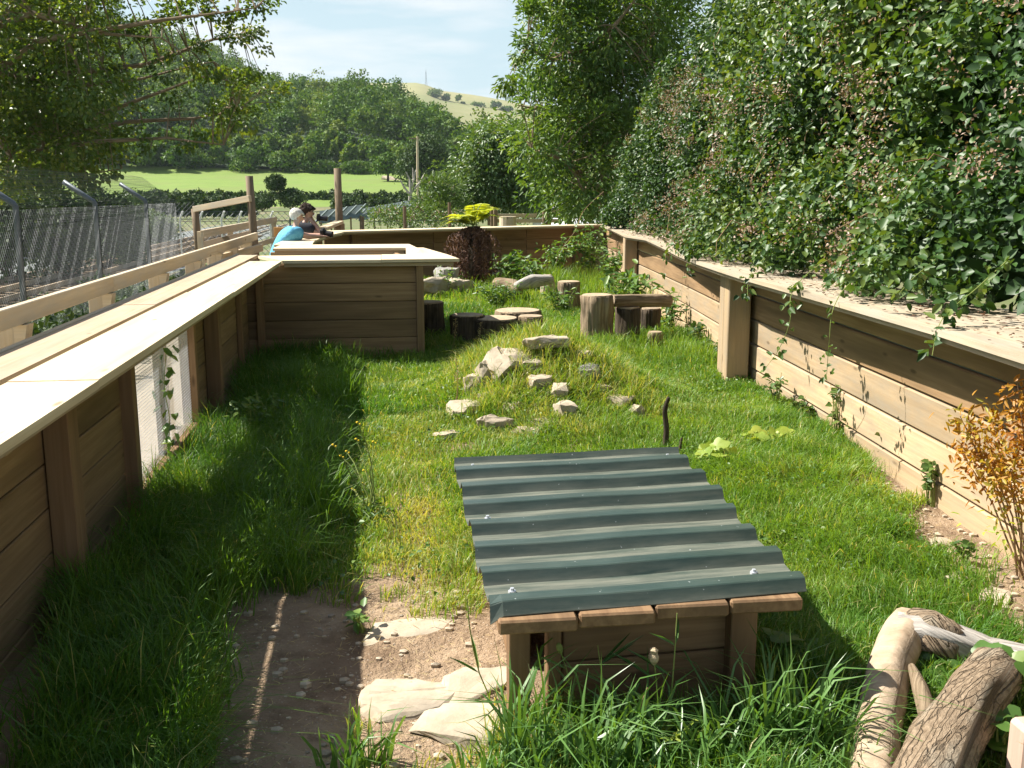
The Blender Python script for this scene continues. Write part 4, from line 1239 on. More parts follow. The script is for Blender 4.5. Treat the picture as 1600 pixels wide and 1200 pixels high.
y = 7.0
shoot('bramble_shoot', [(3.6, 7.3, 1.45), (3.2, 7.1, 1.32), (2.93, 6.9, 1.15), (2.86, 6.75, .95), (2.87, 6.95, .72), (2.9, 7.3, .5)], 'long bramble shoot hanging over the right ledge nearest the wide wall post', 'bramble', 60, .06, M['bramble_far'], M['stem'], 'bramble shoots over the right ledge')
shoot('bramble_shoot', [(3.5, 6.4, 1.4), (3.1, 6.3, 1.28), (2.9, 6.15, 1.12), (2.86, 6.1, .9), (2.88, 6.15, .68)], 'shorter bramble shoot dangling straight down from the right ledge', 'bramble', 34, .045, M['bramble_far'], M['stem'], 'bramble shoots over the right ledge')
shoot('bramble_shoot', [(3.6, 6.0, 1.5), (3.2, 5.7, 1.36), (2.95, 5.5, 1.22)], 'leafy bramble shoot lying across the right ledge', 'bramble', 46, .075, M['bramble'], M['stem'], 'bramble shoots over the right ledge')
shoot('bramble_shoot', [(3.55, 5.3, 1.5), (3.2, 5.05, 1.35), (2.92, 4.9, 1.2), (2.82, 4.8, 1.02)], 'bramble shoot spilling over the right ledge nearest the camera', 'bramble', 60, .07, M['bramble'], M['stem'], 'bramble shoots over the right ledge')
shoot('bramble_shoot', [(3.6, 8.6, 1.45), (3.25, 8.3, 1.3), (3.05, 8.1, 1.16), (2.99, 7.95, 1.0)], 'bramble shoot draped over the ledge just in front of the wide wall post', 'bramble', 50, .06, M['bramble'], M['stem'], 'bramble shoots over the right ledge')
shoot('bramble_shoot', [(3.9, 11.0, 1.5), (3.55, 10.8, 1.32), (3.36, 10.7, 1.14), (3.3, 10.6, .95)], 'bramble shoot draped over the ledge just beyond the wide wall post', 'bramble', 50, .06, M['bramble'], M['dry_stem'], 'bramble shoots over the right ledge')
n = 1500
y = rng.uniform(3, 19, n); x = np.interp(y, [p_[1] for p_ in LE], [p_[0] for p_ in LE]) + .03 + rng.beta(1.6, 1., n) * .6
tag(leaf_obj('leaf_litter', M['dead'], None, np.stack([x, y, 1.157 + rng.random(n) * .008], 1), rdir(n) * np.array([1, 1, .1]), rdir(n) * .25 + np.array([0, 0, 1.]), rng.uniform(.012, .04, n), rng.uniform(.008, .025, n)), 'dry leaf litter lying on the right ledge', 'leaf litter', kind='stuff')
shoot('bramble_shoot', [(4.2, 14.5, 1.6), (3.9, 13.6, 1.3), (3.72, 13.0, 1.0), (3.6, 12.7, .75)], 'pale bramble cane bending over the ledge above the horizontal log', 'bramble', 26, .07, M['bramble'], M['dry_stem'], 'bramble shoots over the right ledge')
shoot('bramble_shoot', [(4.75, 21.6, 1.9), (4.2, 21.0, 1.5), (3.9, 20.4, 1.1), (3.55, 20.0, .75), (3.4, 19.8, .5)], 'long dry cane arching down into the far right corner', 'bramble', 34, .09, M['weed'], M['dry_stem'], 'bramble shoots over the right ledge', r=.008)
# ------------------------------------------------------------------ hutch with corrugated roof
hu = empty('animal_hutch', (.88, 3.9, 0), 'low timber hutch with a dusty dark green corrugated metal roof', 'hutch')
FL, FR, RL, RR_ = Vector((.315, 3.06, .475)), Vector((1.445, 3.14, .475)), Vector((.315, 4.80, .52)), Vector((1.50, 4.88, .52))
prof = []      # (s metres, height)
per = 1.74 / 7
for k in range(7):
    s = k * per
    prof += [(s, 0.), (s + .028, .036), (s + .033, .039), (s + .086, .039), (s + .091, .036), (s + .122, .0), (s + .128, -.002)]
prof += [(1.74, 0.), (1.765, .026)]
nxr = 26
Vr, Gr = [], []
for lay in (0, -.0025):
    for (s, hgt_) in prof:
        for k in range(nxr):
            u = k / (nxr - 1); t = s / 1.74
            p = FL.lerp(FR, u).lerp(RL.lerp(RR_, u), t)
            w_ = .0016 * math.sin(u * 9 + s * 4)
            dx = .012 * math.sin(s * 7.2) if k == nxr - 1 else (.006 * math.sin(s * 11) if k == 0 else 0)
            dent = -.025 * max(0, 1 - s / .05) * max(0, 1 - u / .035)
            Vr.append((p.x + dx, p.y, p.z + hgt_ * (1 + .015 * math.sin(u * 14 + s)) + w_ + lay + dent)); Gr.append((u * 1.15, s, hgt_))
nP = len(prof); Fr = []
for lay in range(2):
    o_ = lay * nP * nxr
    for i_ in range(nP - 1):
        for k in range(nxr - 1):
            Fr.append((o_ + i_ * nxr + k, o_ + i_ * nxr + k + 1, o_ + (i_ + 1) * nxr + k + 1, o_ + (i_ + 1) * nxr + k))
for i_ in range(nP - 1):
    for k in (0, nxr - 1):
        a = i_ * nxr + k; Fr.append((a, a + nxr, a + nxr + nP * nxr, a + nP * nxr))
for k in range(nxr - 1):
    for i_ in (0, nP - 1):
        a = i_ * nxr + k; Fr.append((a, a + 1, a + 1 + nP * nxr, a + nP * nxr))
m, nt, bs, out = newmat('dusty dark green coated steel')
gc = attr(nt, 'gc'); sp3 = N_(nt, 'ShaderNodeSeparateXYZ'); nt.links.new(gc, sp3.inputs[0])
base = ramp(nt, noise_tex(nt, mapping(nt, gc, (3, 6, 6)), 1.5, 5, .6), [(.35, (.018, .040, .032)), (.7, (.034, .062, .052))])
low = ramp(nt, sp3.outputs[2], [(.0, (1, 1, 1)), (.012, (.55, .55, .55)), (.039, (.2, .2, .2))])
dn = ramp(nt, noise_tex(nt, mapping(nt, gc, (2.2, 26, 1)), 1., 6, .7), [(.28, (0, 0, 0)), (.66, (1, 1, 1))])
dust = math_(nt, 'MULTIPLY', math_(nt, 'MULTIPLY', low, dn), .55)
col = mixc(nt, base, (.30, .285, .22), dust)
sc_ = noise_tex(nt, mapping(nt, gc, (60, 60, 60)), 1., 2, .5)
col = mixc(nt, col, (.42, .44, .43), math_(nt, 'MULTIPLY', math_(nt, 'GREATER_THAN', sc_, .755), .7))
nt.links.new(col, bs.inputs['Base Color'])
rg = math_(nt, 'ADD', math_(nt, 'MULTIPLY', dust, .5), .34); nt.links.new(rg, bs.inputs['Roughness'])
bs.inputs['Specular IOR Level'].default_value = .5
bump(nt, bs, noise_tex(nt, mapping(nt, gc, (9, 9, 9)), 1., 4), .12, .01)
mb = MB(); mb.add(Vr, Fr, Gr)
roof = mb.build('roof_sheet', m, hu)
for (k, u) in ((6, .075), (3, .075), (0, .085), (6, .93), (0, .88)):
    s = k * per + .178
    c0 = FL.lerp(FR, u).lerp(RL.lerp(RR_, u), s / 1.74) + Vector((0, 0, .004))
    mb = MB(); mb.tube([c0 - Vector((0, 0, .02)), c0 + Vector((0, 0, .004))], .014, 12); mb.tube([c0, c0 + Vector((0, 0, .014))], .0075, 6)
    sc = mb.build('screw', M['galv_bright'], hu)
# roof boards (end grain towards the viewer)
xs = [.345, .62, .89, 1.16, 1.43]
for k in range(4):
    x0, x1 = xs[k] + .005, xs[k + 1] - .005
    t0 = (x0 - .3) / 1.14; y0 = 3.035 + .08 * t0; y1 = 4.78
    mb = MB(); mb.box(((x0 + x1) / 2 - .01, y0 + random.uniform(-.008, .008), .445), ((x0 + x1) / 2, y1, .488), x1 - x0, .05, c=.007); mb.build('roof_board', M['hutch'], hu)
hz = gz(.9, 3.3) - .05
mb = MB()
for k in range(2): mb.box((.60, 3.30, hz + .13 + .215 * k), (1.285, 3.345, hz + .13 + .215 * k), .035, .208, c=.005)
mb.build('front_panel', M['hutch'], hu)
mb = MB()
for k in range(2): mb.box((1.30, 3.36, hz + .13 + .215 * k), (1.30, 4.60, hz + .13 + .215 * k), .035, .208, c=.005)
for k in range(2): mb.box((.47, 3.62, hz + .13 + .215 * k), (.47, 4.60, hz + .13 + .215 * k), .035, .208, c=.005)
for k in range(2): mb.box((.49, 4.6, hz + .13 + .215 * k), (1.28, 4.64, hz + .13 + .215 * k), .035, .208, c=.005)
mb.build('side_panel', M['hutch'], hu)
for (x, y, wd) in ((.43, 3.22, .075), (.565, 3.29, .05), (1.27, 3.30, .10), (.45, 4.56, .08), (1.27, 4.56, .08)):
    mb = MB(); mb.box((x, y, hz - .02), (x, y, .425), wd, .075, up=(0, 1, 0)); mb.build('corner_post', M['hutch'], hu)


# ------------------------------------------------------------------ stumps and logs
def stump(px, py_base, py_top, y, r, label, bm='bark', lean=0., flare=1.12):
    t = D(px, py_top, y); zb = gz(t.x, y)
    o = empty('log_stump', (t.x, y, zb), label, 'log', 'sawn log stumps and rounds')
    s = random.random() * 30
    mb = MB()
    hs = np.linspace(zb - .1, t.z, 9) + np.array([0] * 8 + [-.004])
    mb.tube([(t.x + lean * (1 - k / 8), y, hs[k]) for k in range(9)], [r * (flare - (flare - 1) * min(1, k / 4)) for k in range(9)], 64, jit=.12, seed=s, ridges=13, ramp=.17)
    mb.build('bark', M[bm], o, True)
    mb = MB(); mb.tube([(t.x, y, t.z - .01), (t.x, y, t.z + .008)], [r * .96, r * .93], 30, jit=.07, seed=s)
    mb.build('cut_face', M['cut'], o)
    return t


stump(668, 540, 472, 12.5, .20, 'dark upright stump right beside the post of the viewing bay', 'bark_dark')
stump(730, 548, 492, 12.0, .20, 'dark mossy stump next right of the one by the bay post', 'bark_dark')
stump(775, 548, 497, 11.95, .27, 'wide dark stump in front of the flat pale-topped round', 'bark_dark')
stump(809, 520, 485, 12.7, .30, 'wide pale-topped flat log round in the middle of the stumps', 'bark')
stump(829, 530, 494, 12.1, .15, 'small rough-barked stump in front of the flat pale-topped round', 'bark')
stump(933, 540, 461, 11.6, .185, 'tallest grey-barked stump left of the horizontal log', 'bark')
stump(981, 545, 480, 11.9, .15, 'dark stump propping the left end of the horizontal log', 'bark_dark')
stump(1017, 545, 482, 12.3, .12, 'slim stump propping the right end of the horizontal log', 'bark_dark')
stump(889, 462, 440, 15.2, .17, 'small weathered stump behind the tall grey one', 'bark')
t = stump(1024, 552, 519, 11.3, .085, 'short round log end standing in grass under the horizontal log', 'bark')


def lying(name, pts, radii, label, bm, cat='log', n=22, seed=3, rid=7, ramp=.12, cut=True, group='lying logs and branches'):
    o = empty(name, pts[0], label, cat, group)
    P_ = [Vector(p) for p in pts]; fine, rf = [], []
    for k in range(len(P_) - 1):
        for t in np.linspace(0, 1, 7)[:-1]:
            p0 = P_[max(k - 1, 0)]; p3 = P_[min(k + 2, len(P_) - 1)]; p1, p2 = P_[k], P_[k + 1]
            fine.append(.5 * ((2 * p1) + (p2 - p0) * t + (2 * p0 - 5 * p1 + 4 * p2 - p3) * t * t + (3 * p1 - p0 - 3 * p2 + p3) * t ** 3))
            rf.append(radii[k] * (1 - t) + radii[k + 1] * t)
    fine.append(P_[-1]); rf.append(radii[-1])
    MB().tube(fine, rf, n, jit=.12, seed=seed, ridges=rid, ramp=ramp).build('bark', M[bm], o, True)
    if cut:
        for (e, f, r_) in ((fine[0], fine[1], rf[0]), (fine[-1], fine[-2], rf[-1])):
            d = (e - f).normalized(); MB().tube([e - d * .01, e + d * .006], [r_ * .95, r_ * .9], 18, jit=.1, seed=seed).build('cut_face', M['cut'], o)
    return o


lying('horizontal_log', [D(957, 470, 11.85), D(1000, 470, 11.95), D(1047, 470, 12.05)], [.072, .078, .07], 'horizontal rough-barked log laid across two stumps by the right wall', 'bark', rid=13, ramp=.26, n=48)
lying('bark_slab', [D(806, 447, 16.2), D(832, 440, 16.4), D(862, 437, 16.6)], [.06, .12, .07], 'hollow weathered log lying in grass right of the tree fern', 'bark_grey', cut=False)
lying('fallen_log', [D(775, 443, 16.8), D(800, 447, 16.5), D(812, 455, 16.2)], [.10, .12, .07], 'broken brown log lying just right of the tree fern base', 'bark', cut=False)
# forked branch bottom right
def onp(px, py, z): return P(px, py, z)
a0, a1, a2, a3 = onp(1365, 1250, .07), onp(1372, 1130, .085), onp(1395, 1030, .11), onp(1418, 985, .12)
o = lying('forked_branch', [a0, a1, a2, a3, onp(1440, 990, .11)], [.070, .074, .078, .088, .07], 'smooth peeling forked branch lying in the right foreground', 'bark_smooth', seed=8, ramp=.10, rid=3)
MB().tube([onp(1410, 985, .11), onp(1428, 988, .12), onp(1455, 996, .12), onp(1485, 1006, .11), onp(1512, 1014, .09)], [.06, .092, .102, .088, .05], 28, jit=.35, seed=9, ridges=6, ramp=.25).build('burl', M['bark_plate'], o, True)
m2 = MB(); pts = [onp(1405, 990, .12), onp(1440, 992, .13), onp(1490, 1005, .12), onp(1545, 1022, .10), onp(1640, 1035, .09)]
fine, rf = [], []
for k in range(4):
    for t in np.linspace(0, 1, 6)[:-1]: fine.append(pts[k].lerp(pts[k + 1], t)); rf.append([.085, .09, .072, .055, .045][k] * (1 - t) + [.085, .09, .072, .055, .045][k + 1] * t)
m2.tube(fine, rf, 24, jit=.22, seed=4, ridges=6, ramp=.22).build('grey_limb', M['bark_grey'], o, True)
lying('thick_log', [onp(1440, 1260, .12), onp(1478, 1165, .13), onp(1520, 1095, .13), onp(1556, 1048, .13)], [.108, .104, .10, .09], 'thick rough-barked log lying in the right corner beside the forked branch', 'bark_plate', seed=12, rid=7, ramp=.2)
lying('broken_stub', [onp(1452, 1120, .08), onp(1438, 1075, .13), onp(1424, 1040, .16)], [.035, .028, .012], 'thin broken grey stub pointing up between the two foreground logs', 'bark', cat='branch', cut=False, n=10)
p = onG(1039, 705)
lying('upright_stick', [p, p + Vector((.005, 0, .16)), p + Vector((-.01, 0, .30)), p + Vector((.015, 0, .40))], [.022, .021, .02, .014], 'dark bare stick standing upright behind the green roof', 'bark_dark', cat='stick', cut=False, n=9)
p = onG(1062, 716)
lying('upright_stick', [p, p + Vector((0, 0, .08)), p + Vector((.01, 0, .15))], [.012, .011, .008], 'short thin stick beside the taller one at the roof corner', 'bark_dark', cat='stick', cut=False, n=7)
tp = onp(1600, 1150, .20)
mb = MB(); mb.box((tp.x + .045, tp.y, -.1), (tp.x + .045, tp.y, .245), .14, .10, up=(0, 1, 0), c=.015)
M['pink_wood'] = wood('pinkish treated timber', (.50, .34, .26), (.60, .43, .34), vary=.1)
tag(mb.build('timber_stake', M['pink_wood']), 'pinkish square timber stake at the bottom right corner', 'stake')


# ------------------------------------------------------------------ stones
def stone(px, py, y, w_, d_, h_, label, mat='stone', rot=0., sink=.3, name='stone', tilt=0., group='pale slate stones'):
    if y is None:
        c = onG(px, py)
    else:
        c = D(px, py, y)
    bm = bmesh.new()
    rs = random.Random(int(px * 7 + py))
    for _ in range(26):
        v = Vector((rs.gauss(0, 1), rs.gauss(0, 1), rs.gauss(0, 1))).normalized()
        v = Vector((max(-.8, min(.8, v.x)), max(-.8, min(.8, v.y)), max(-.62, min(.62, v.z))))
        bm.verts.new((v.x * w_ / 1.5, v.y * d_ / 1.5, v.z * h_ / 1.2))
    bmesh.ops.convex_hull(bm, input=bm.verts)
    for v in [v for v in bm.verts if not v.link_faces]: bm.verts.remove(v)
    bmesh.ops.bevel(bm, geom=bm.edges[:], offset=min(w_, d_, h_) * .05, segments=1, affect='EDGES', clamp_overlap=True)
    bmesh.ops.triangulate(bm, faces=bm.faces[:])
    bmesh.ops.subdivide_edges(bm, edges=bm.edges[:], cuts=2, use_grid_fill=True)
    for v in bm.verts:
        q = v.co * (6 / max(w_, .2)) + Vector((px, py, 0))
        v.co += Vector((1, 1, .8)) * (mnoise.noise(q) * .07 + mnoise.noise(q * 2.7) * .035) * min(w_, h_ * 2) + Vector((0, 0, mnoise.noise(q * Vector((1, 1, 6))) * h_ * .07)) if False else Vector((1, 1, .8)) * (mnoise.noise(q) * .07 + mnoise.noise(q * 2.7) * .04) * min(w_, h_ * 2)
    me = bpy.data.meshes.new(name); bm.to_mesh(me); bm.free()
    o = link(name, me, M[mat])
    o.rotation_euler = (tilt, tilt * .5, rot)
    o.location = c + Vector((0, 0, h_ * (.5 - sink)))
    return tag(o, label, 'stone', group)


for a in ((640, 1095, None, .36, .30, .07, 'largest pale flat slab in the path left of the hutch', 'stone', .2, .55), (745, 1075, None, .34, .22, .05, 'pale flat slab touching the left foot of the hutch', 'stone', .5, .55),
          (735, 1135, None, .38, .26, .05, 'pale slab half hidden by foreground grass in front of the hutch', 'stone', -.3, .6), 
          (640, 985, None, .42, .25, .04, 'worn flat stone embedded in the soil path above the slabs', 'stone', .3, .72), 
          (700, 686, None, 0.230, 0.130, 0.068, 'small pale flat stone lying in grass left of the mound', 'stone', .2, .2), (775, 668, None, 0.270, 0.195, 0.189, 'angular stone at the left foot of the grassy mound', 'stone', -.6, .35, 'stone', .3), (730, 645, None, 0.297, 0.260, 0.135, 'broad grey stone on the left side of the mound', 'stone', .4, .35),
          (797, 580, None, 0.405, 0.312, 0.216, 'biggest pale stone near the top left of the mound', 'stone', .35, .3, 'stone', .25), (762, 592, None, 0.203, 0.260, 0.243, 'upright pale stone left of the biggest mound stone', 'stone', .2, .3), (742, 607, None, 0.203, 0.156, 0.162, 'lower brown stone on the upper left edge of the mound', 'stone', .9, .3),
          (855, 541, 8.4, .40, .18, .10, 'flat layered slab lying on the very top of the mound', 'stone', .0, .1), (843, 607, None, 0.203, 0.156, 0.149, 'small pale stone in the middle face of the mound', 'stone', .5, .3), (873, 620, None, 0.176, 0.156, 0.149, 'square stone right of the small middle mound stone', 'stone', .1, .3),
          (918, 590, None, 0.270, 0.208, 0.149, 'grey lichen-spotted stone on the right shoulder of the mound', 'stone_grey', .3, .3), (968, 632, None, 0.297, 0.195, 0.121, 'pale buried stone on the right flank of the mound', 'stone', .6, .45), (884, 650, None, 0.203, 0.182, 0.162, 'tan stone low on the front of the mound', 'stone', 1.1, .35), (822, 680, None, 0.216, 0.169, 0.108, 'small half-buried stone at the front foot of the mound', 'stone', .3, .5),
          (830, 575, None, 0.239, 0.184, 0.111, 'flat pale stone just under the top slab of the mound', 'stone', .6, 0.40), (905, 560, None, 0.202, 0.147, 0.102, 'tan stone right below the top slab of the mound', 'stone', .2, 0.40), (940, 612, None, 0.184, 0.147, 0.102, 'weathered stone on the right face of the mound', 'stone', 1.2, 0.45), (800, 640, None, 0.184, 0.147, 0.102, 'brown stone in the grass on the left face of the mound', 'stone', .4, 0.45), (850, 665, None, 0.202, 0.138, 0.085, 'pale stone low in the middle of the mound front', 'stone', .1, 0.45), (765, 625, None, 0.184, 0.156, 0.102, 'leaning stone on the left edge of the mound', 'stone', .7, 0.40, 'stone', .3),
          (990, 646, None, 0.176, 0.130, 0.095, 'small pale stone at the right foot of the mound', 'stone', .2, .4),
          (673, 462, None, .62, .5, .40, 'large pale rounded rock right beside the viewing bay end', 'stone', .2, .2), (700, 447, None, .5, .4, .36, 'grey slanted rock behind the large pale rock', 'stone_grey', .7, .1), (715, 455, None, .55, .4, .34, 'tilted layered rock left of the tree fern', 'stone', .4, .15, 'stone', .4),
          (665, 432, None, .35, .3, .36, 'dark grey rock at the back of the rock pile by the bay', 'stone_grey', .1, .1), (687, 425, None, .3, .3, .4, 'small white-topped rock behind the rock pile', 'stone', .5, .1), (733, 437, None, .28, .25, .26, 'small pale rock at the left foot of the tree fern', 'stone', .8, .2), (770, 440, None, .3, .25, .26, 'small pale rock at the right foot of the tree fern', 'stone', .3, .2), (790, 436, None, .5, .4, .26, 'brown broken rock between the tree fern and the hollow log', 'stone', 1., .2),
          (858, 465, None, .28, .26, .46, 'upright pale boulder left of the small weathered stump', 'stone', .3, .15),
          (1500, 905, None, .16, .10, .03, 'pale flat stone on the bare soil strip by the right wall', 'stone', .4, .3), (1555, 935, None, .2, .14, .03, 'larger pale stone on the bare soil at the right edge', 'stone', .9, .4), (1470, 850, None, .12, .09, .03, 'small stone on the soil strip under the orange shrub', 'stone', .1, .3)):
    stone(*a[:7], mat=a[7], rot=a[8], sink=a[9], tilt=(a[11] if len(a) > 11 else 0))
# loose chips on bare soil
chips = []
for k in range(1100):
    if k % 3:
        y = rng.uniform(2.6, 7); x = float(np.interp(y, [2.6, 4, 5.5, 7], [2.2, 2.6, 2.98, 3.35])) + abs(rng.normal()) * .25
    else:
        x, y = rng.uniform(-.8, .35), rng.uniform(2.6, 4.4)
    chips.append((x, y))
mb = MB()
for (x, y) in chips:
    s = .004 + .024 * rng.random() ** 3; mb.ball((x, y, gz(x, y) + s * .2), s, 5, (1, rng.uniform(.6, 1), rng.uniform(.35, .7)))
tag(mb.build('stone_chips', M['stone']), 'small stone chips scattered over the bare soil', 'stone chips', kind='stuff')

# ------------------------------------------------------------------ tree fern
fc = D(740, 352, 18.6)
zb = gz(fc.x, 18.6)
tf = empty('tree_fern', (fc.x, 18.6, zb), 'tree fern with lime green fronds above a shaggy skirt of dead brown fronds', 'tree fern')
MB().tube([(fc.x + .03, 18.6, zb - .1), (fc.x + .02, 18.6, zb + .5), (fc.x, 18.6, fc.z - .02)], [.13, .10, .11], 14, jit=.3, ridges=5, ramp=.3).build('trunk', M['bark_dark'], tf, True)
pos, ax, nr_, LL, tn = [], [], [], [], []
for k in range(62):
    a = rng.uniform(0, 2 * math.pi); rad = rng.uniform(.20, .52); drop = rng.uniform(.7, 1.12)
    base = np.array([fc.x, 18.6, fc.z - .03])
    for s in np.linspace(.08, 1, 22):
        rr_ = rad * math.sin(min(1, s * 1.5) * math.pi / 2); zz = .04 * math.sin(s * math.pi) - drop * s ** 1.6
        c = base + np.array([math.cos(a) * rr_, math.sin(a) * rr_, zz])
        for sg in (-1, 1, -1):
            t_ = np.array([-math.sin(a), math.cos(a), 0]) * sg
            pos.append(c + rng.normal(size=3) * .01); ax.append(t_ * .8 + np.array([0, 0, -.9]) + rng.normal(size=3) * .4); nr_.append(np.array([math.cos(a), math.sin(a), .3]) + rng.normal(size=3) * .5)
            LL.append(rng.uniform(.05, .11)); tn.append(np.clip(rng.random() * .8 + .1, 0, 1))
LL = np.array(LL)
leaf_obj('dead_fronds', M['dead'], tf, np.array(pos), np.array(ax), np.array(nr_), LL, LL * .28, tint=np.array(tn))
fr_defs = [(-.55, .06, .02, .10), (-.48, .3, .10, .06), (-.50, -.2, .07, .08), (.40, .1, .17, .0), (.46, -.15, .10, .05), (.40, .3, .20, .02), (.12, -.35, .16, .03), (.05, .4, .22, .02), (.25, .35, .24, .01), (-.25, -.35, .1, .05)]
for (dx, dy, rise, droop_) in fr_defs:
    pos, ax, nr_, LL = [], [], [], []
    base = np.array([fc.x, 18.6, fc.z]); st = []
    for s in np.linspace(0, 1, 36):
        c = base + np.array([dx * s * 1.25, dy * s * 1.15, (rise * 1.3 + .07) * math.sin(min(1., s * 1.7) * math.pi / 2) - droop_ * s ** 3 * 1.6])
        st.append(c)
        if s < .12: continue
        wv = math.sin(min(1, (s - .05) * 1.25 + .1) * math.pi) * .17 + .03
        d2 = unit(np.array([-dy, dx, 0.]))
        for sg in (-1, 1):
            for _ in range(3):
                pos.append(c + rng.normal(size=3) * .006); ax.append(d2 * sg + np.array([dx, dy, -.1]) * .5); nr_.append(np.array([-.1 * dx, 0, 1.]) + rng.normal(size=3) * .25); LL.append(wv * rng.uniform(.8, 1.1))
    mb = MB(); mb.tube(st, list(np.linspace(.014, .004, len(st))), 5); f_ = mb.build('frond', M['stem'], tf)
    LL = np.array(LL); lv = leaf_obj('leaflets', M['fern'], None, np.array(pos), np.array(ax), np.array(nr_), LL, LL * .2)
    lv.parent = f_
# ------------------------------------------------------------------ people
def skin_body(name, joints, edges, mat, parent, sub=2, root=0):
    bm = bmesh.new(); sl = bm.verts.layers.skin.verify()
    vs = []
    for (p, r) in joints:
        v = bm.verts.new(p); rx = r if isinstance(r, tuple) else (r, r)
        v[sl].radius = rx; vs.append(v)
    for a, b in edges: bm.edges.new((vs[a], vs[b]))
    vs[root][sl].use_root = True
    me = bpy.data.meshes.new(name); bm.to_mesh(me); bm.free()
    o = link(name, me, None, parent); me.materials.append(mat)
    s = o.modifiers.new('skin', 'SKIN'); s.use_smooth_shade = True; s.branch_smoothing = .6
    d = o.modifiers.new('sub', 'SUBSURF'); d.levels = sub; d.render_levels = sub
    return o


def person(head, face, hips, chest, elbow_r, hand_r, elbow_l, hand_l, feet, label, shirt, hair, curly=False):
    """head: head centre; face: facing direction; right/left arms; feet centre"""
    head, hips, chest, face = Vector(head), Vector(hips), Vector(chest), Vector(face).normalized()
    side = face.cross(Vector((0, 0, 1))).normalized()
    o = empty('person', feet, label, 'person', 'people leaning on the far ledge')
    neck = head - Vector((0, 0, .13)) - face * .035
    J, E = [], []
    def j(p, r): J.append((tuple(p), r)); return len(J) - 1
    ph = j(hips, .135); pw = j(hips.lerp(chest, .5), .125); pc = j(chest, .14); pn = j(neck - Vector((0, 0, .03)), .055); pn2 = j(neck + Vector((0, 0, .05)), .05)
    hd = j(head - face * .01 + Vector((0, 0, .0)), .085); ht = j(head - face * .012 + Vector((0, 0, .07)), .072); jaw = j(head + face * .045 - Vector((0, 0, .065)), .04)
    E += [(ph, pw), (pw, pc), (pc, pn), (pn, pn2), (pn2, hd), (hd, ht), (hd, jaw)]
    nose = j(head + face * .098 - Vector((0, 0, .012)), .014); E.append((hd, nose))
    for s, el, ha in ((1, elbow_r, hand_r), (-1, elbow_l, hand_l)):
        el, ha = Vector(el), Vector(ha)
        ear = j(head + side * s * .082 - Vector((0, 0, .0)), .016); E.append((hd, ear))
        sh = j(chest + side * s * .19 + Vector((0, 0, .05)), .062); e_ = j(el, .042); wr = j(ha, .028)
        E += [(pc, sh), (sh, e_), (e_, wr)]
        d = (ha - el).normalized(); pl = j(ha + d * .05, (.038, .02)); E.append((wr, pl))
        sp = d.cross(Vector((0, 0, 1))).normalized()
        for q in range(4):
            b = ha + d * .085 + sp * (q - 1.5) * .021; L_ = (.030, .036, .034, .026)[q]
            k1 = j(b, .0095); k2 = j(b + d * L_ - Vector((0, 0, .012)), .009); k3 = j(b + d * L_ * 1.4 - Vector((0, 0, .035)), .008)
            E += [(pl, k1), (k1, k2), (k2, k3)]
        t1 = j(ha + d * .035 - sp * .045 * s - Vector((0, 0, .01)), .010); t2 = j(ha + d * .07 - sp * .058 * s - Vector((0, 0, .02)), .0085)
        E += [(wr, t1), (t1, t2)]
        fp = Vector(feet) + side * s * .11; kn = hips.lerp(fp, .5) + side * s * .05 + face * .05
        h1 = j(hips + side * s * .09 - Vector((0, 0, .06)), .095); k_ = j(kn, .065); an = j(fp + Vector((0, 0, .09)), .045); to = j(fp + face * .14 + Vector((0, 0, .04)), .042)
        E += [(ph, h1), (h1, k_), (k_, an), (an, to)]
    body = skin_body('body', J, E, M['skin'], o)
    # shirt: torso and short sleeves
    J, E = [], []
    ph = j(hips + Vector((0, 0, .0)), .22); pw = j(hips.lerp(chest, .35) - face * .015, .235); pw2 = j(hips.lerp(chest, .7) - face * .03, .25); pc = j(chest + Vector((0, 0, .0)), .235); pn = j(neck - Vector((0, 0, .05)), .085)
    E += [(ph, pw), (pw, pw2), (pw2, pc), (pc, pn)]
    for s, el in ((1, elbow_r), (-1, elbow_l)):
        el = Vector(el); sh = j(chest + side * s * .19 + Vector((0, 0, .045)), .135); m_ = j((chest + side * s * .19).lerp(el, .74) + Vector((0, 0, .03)), .115)
        E += [(pc, sh), (sh, m_)]
    skin_body('shirt', J, E, shirt, o)
    J, E = [], []
    ph = j(hips - Vector((0, 0, .03)), .15)
    for s in (1, -1):
        fp = Vector(feet) + side * s * .11; kn = hips.lerp(fp, .5) + side * s * .05 + face * .05
        h1 = j(hips + side * s * .09 - Vector((0, 0, .08)), .11); k_ = j(kn, .085); an = j(fp + Vector((0, 0, .09)), .07); E += [(ph, h1), (h1, k_), (k_, an)]
    skin_body('trousers', J, E, M['trousers'], o)
    # hair cap
    bm = bmesh.new(); bmesh.ops.create_icosphere(bm, subdivisions=4, radius=1)
    for v in list(bm.verts):
        c = v.co.copy(); f = c.dot(face)
        cut = -.55 + .95 * max(0, f) + (.35 if abs(c.dot(side)) > .75 and f > -.2 else 0)
        if c.z < cut and True: v.tag = True
    bmesh.ops.delete(bm, geom=[v for v in bm.verts if v.tag], context='VERTS')
    for v in bm.verts:
        n_ = mnoise.noise(v.co * (4 if curly else 2.5)) * (.22 if curly else .06) + mnoise.noise(v.co * 11) * (.12 if curly else .03)
        c = v.co * (1 + n_); r = .128 if curly else .115
        v.co = head + Vector((0, 0, .022)) - face * .012 + face * c.dot(face) * r * 1.06 + side * c.dot(side) * r * .92 + Vector((0, 0, c.z * r * 1.05))
    me = bpy.data.meshes.new('hair'); bm.to_mesh(me); bm.free()
    me.polygons.foreach_set('use_smooth', np.ones(len(me.polygons), dtype=bool))
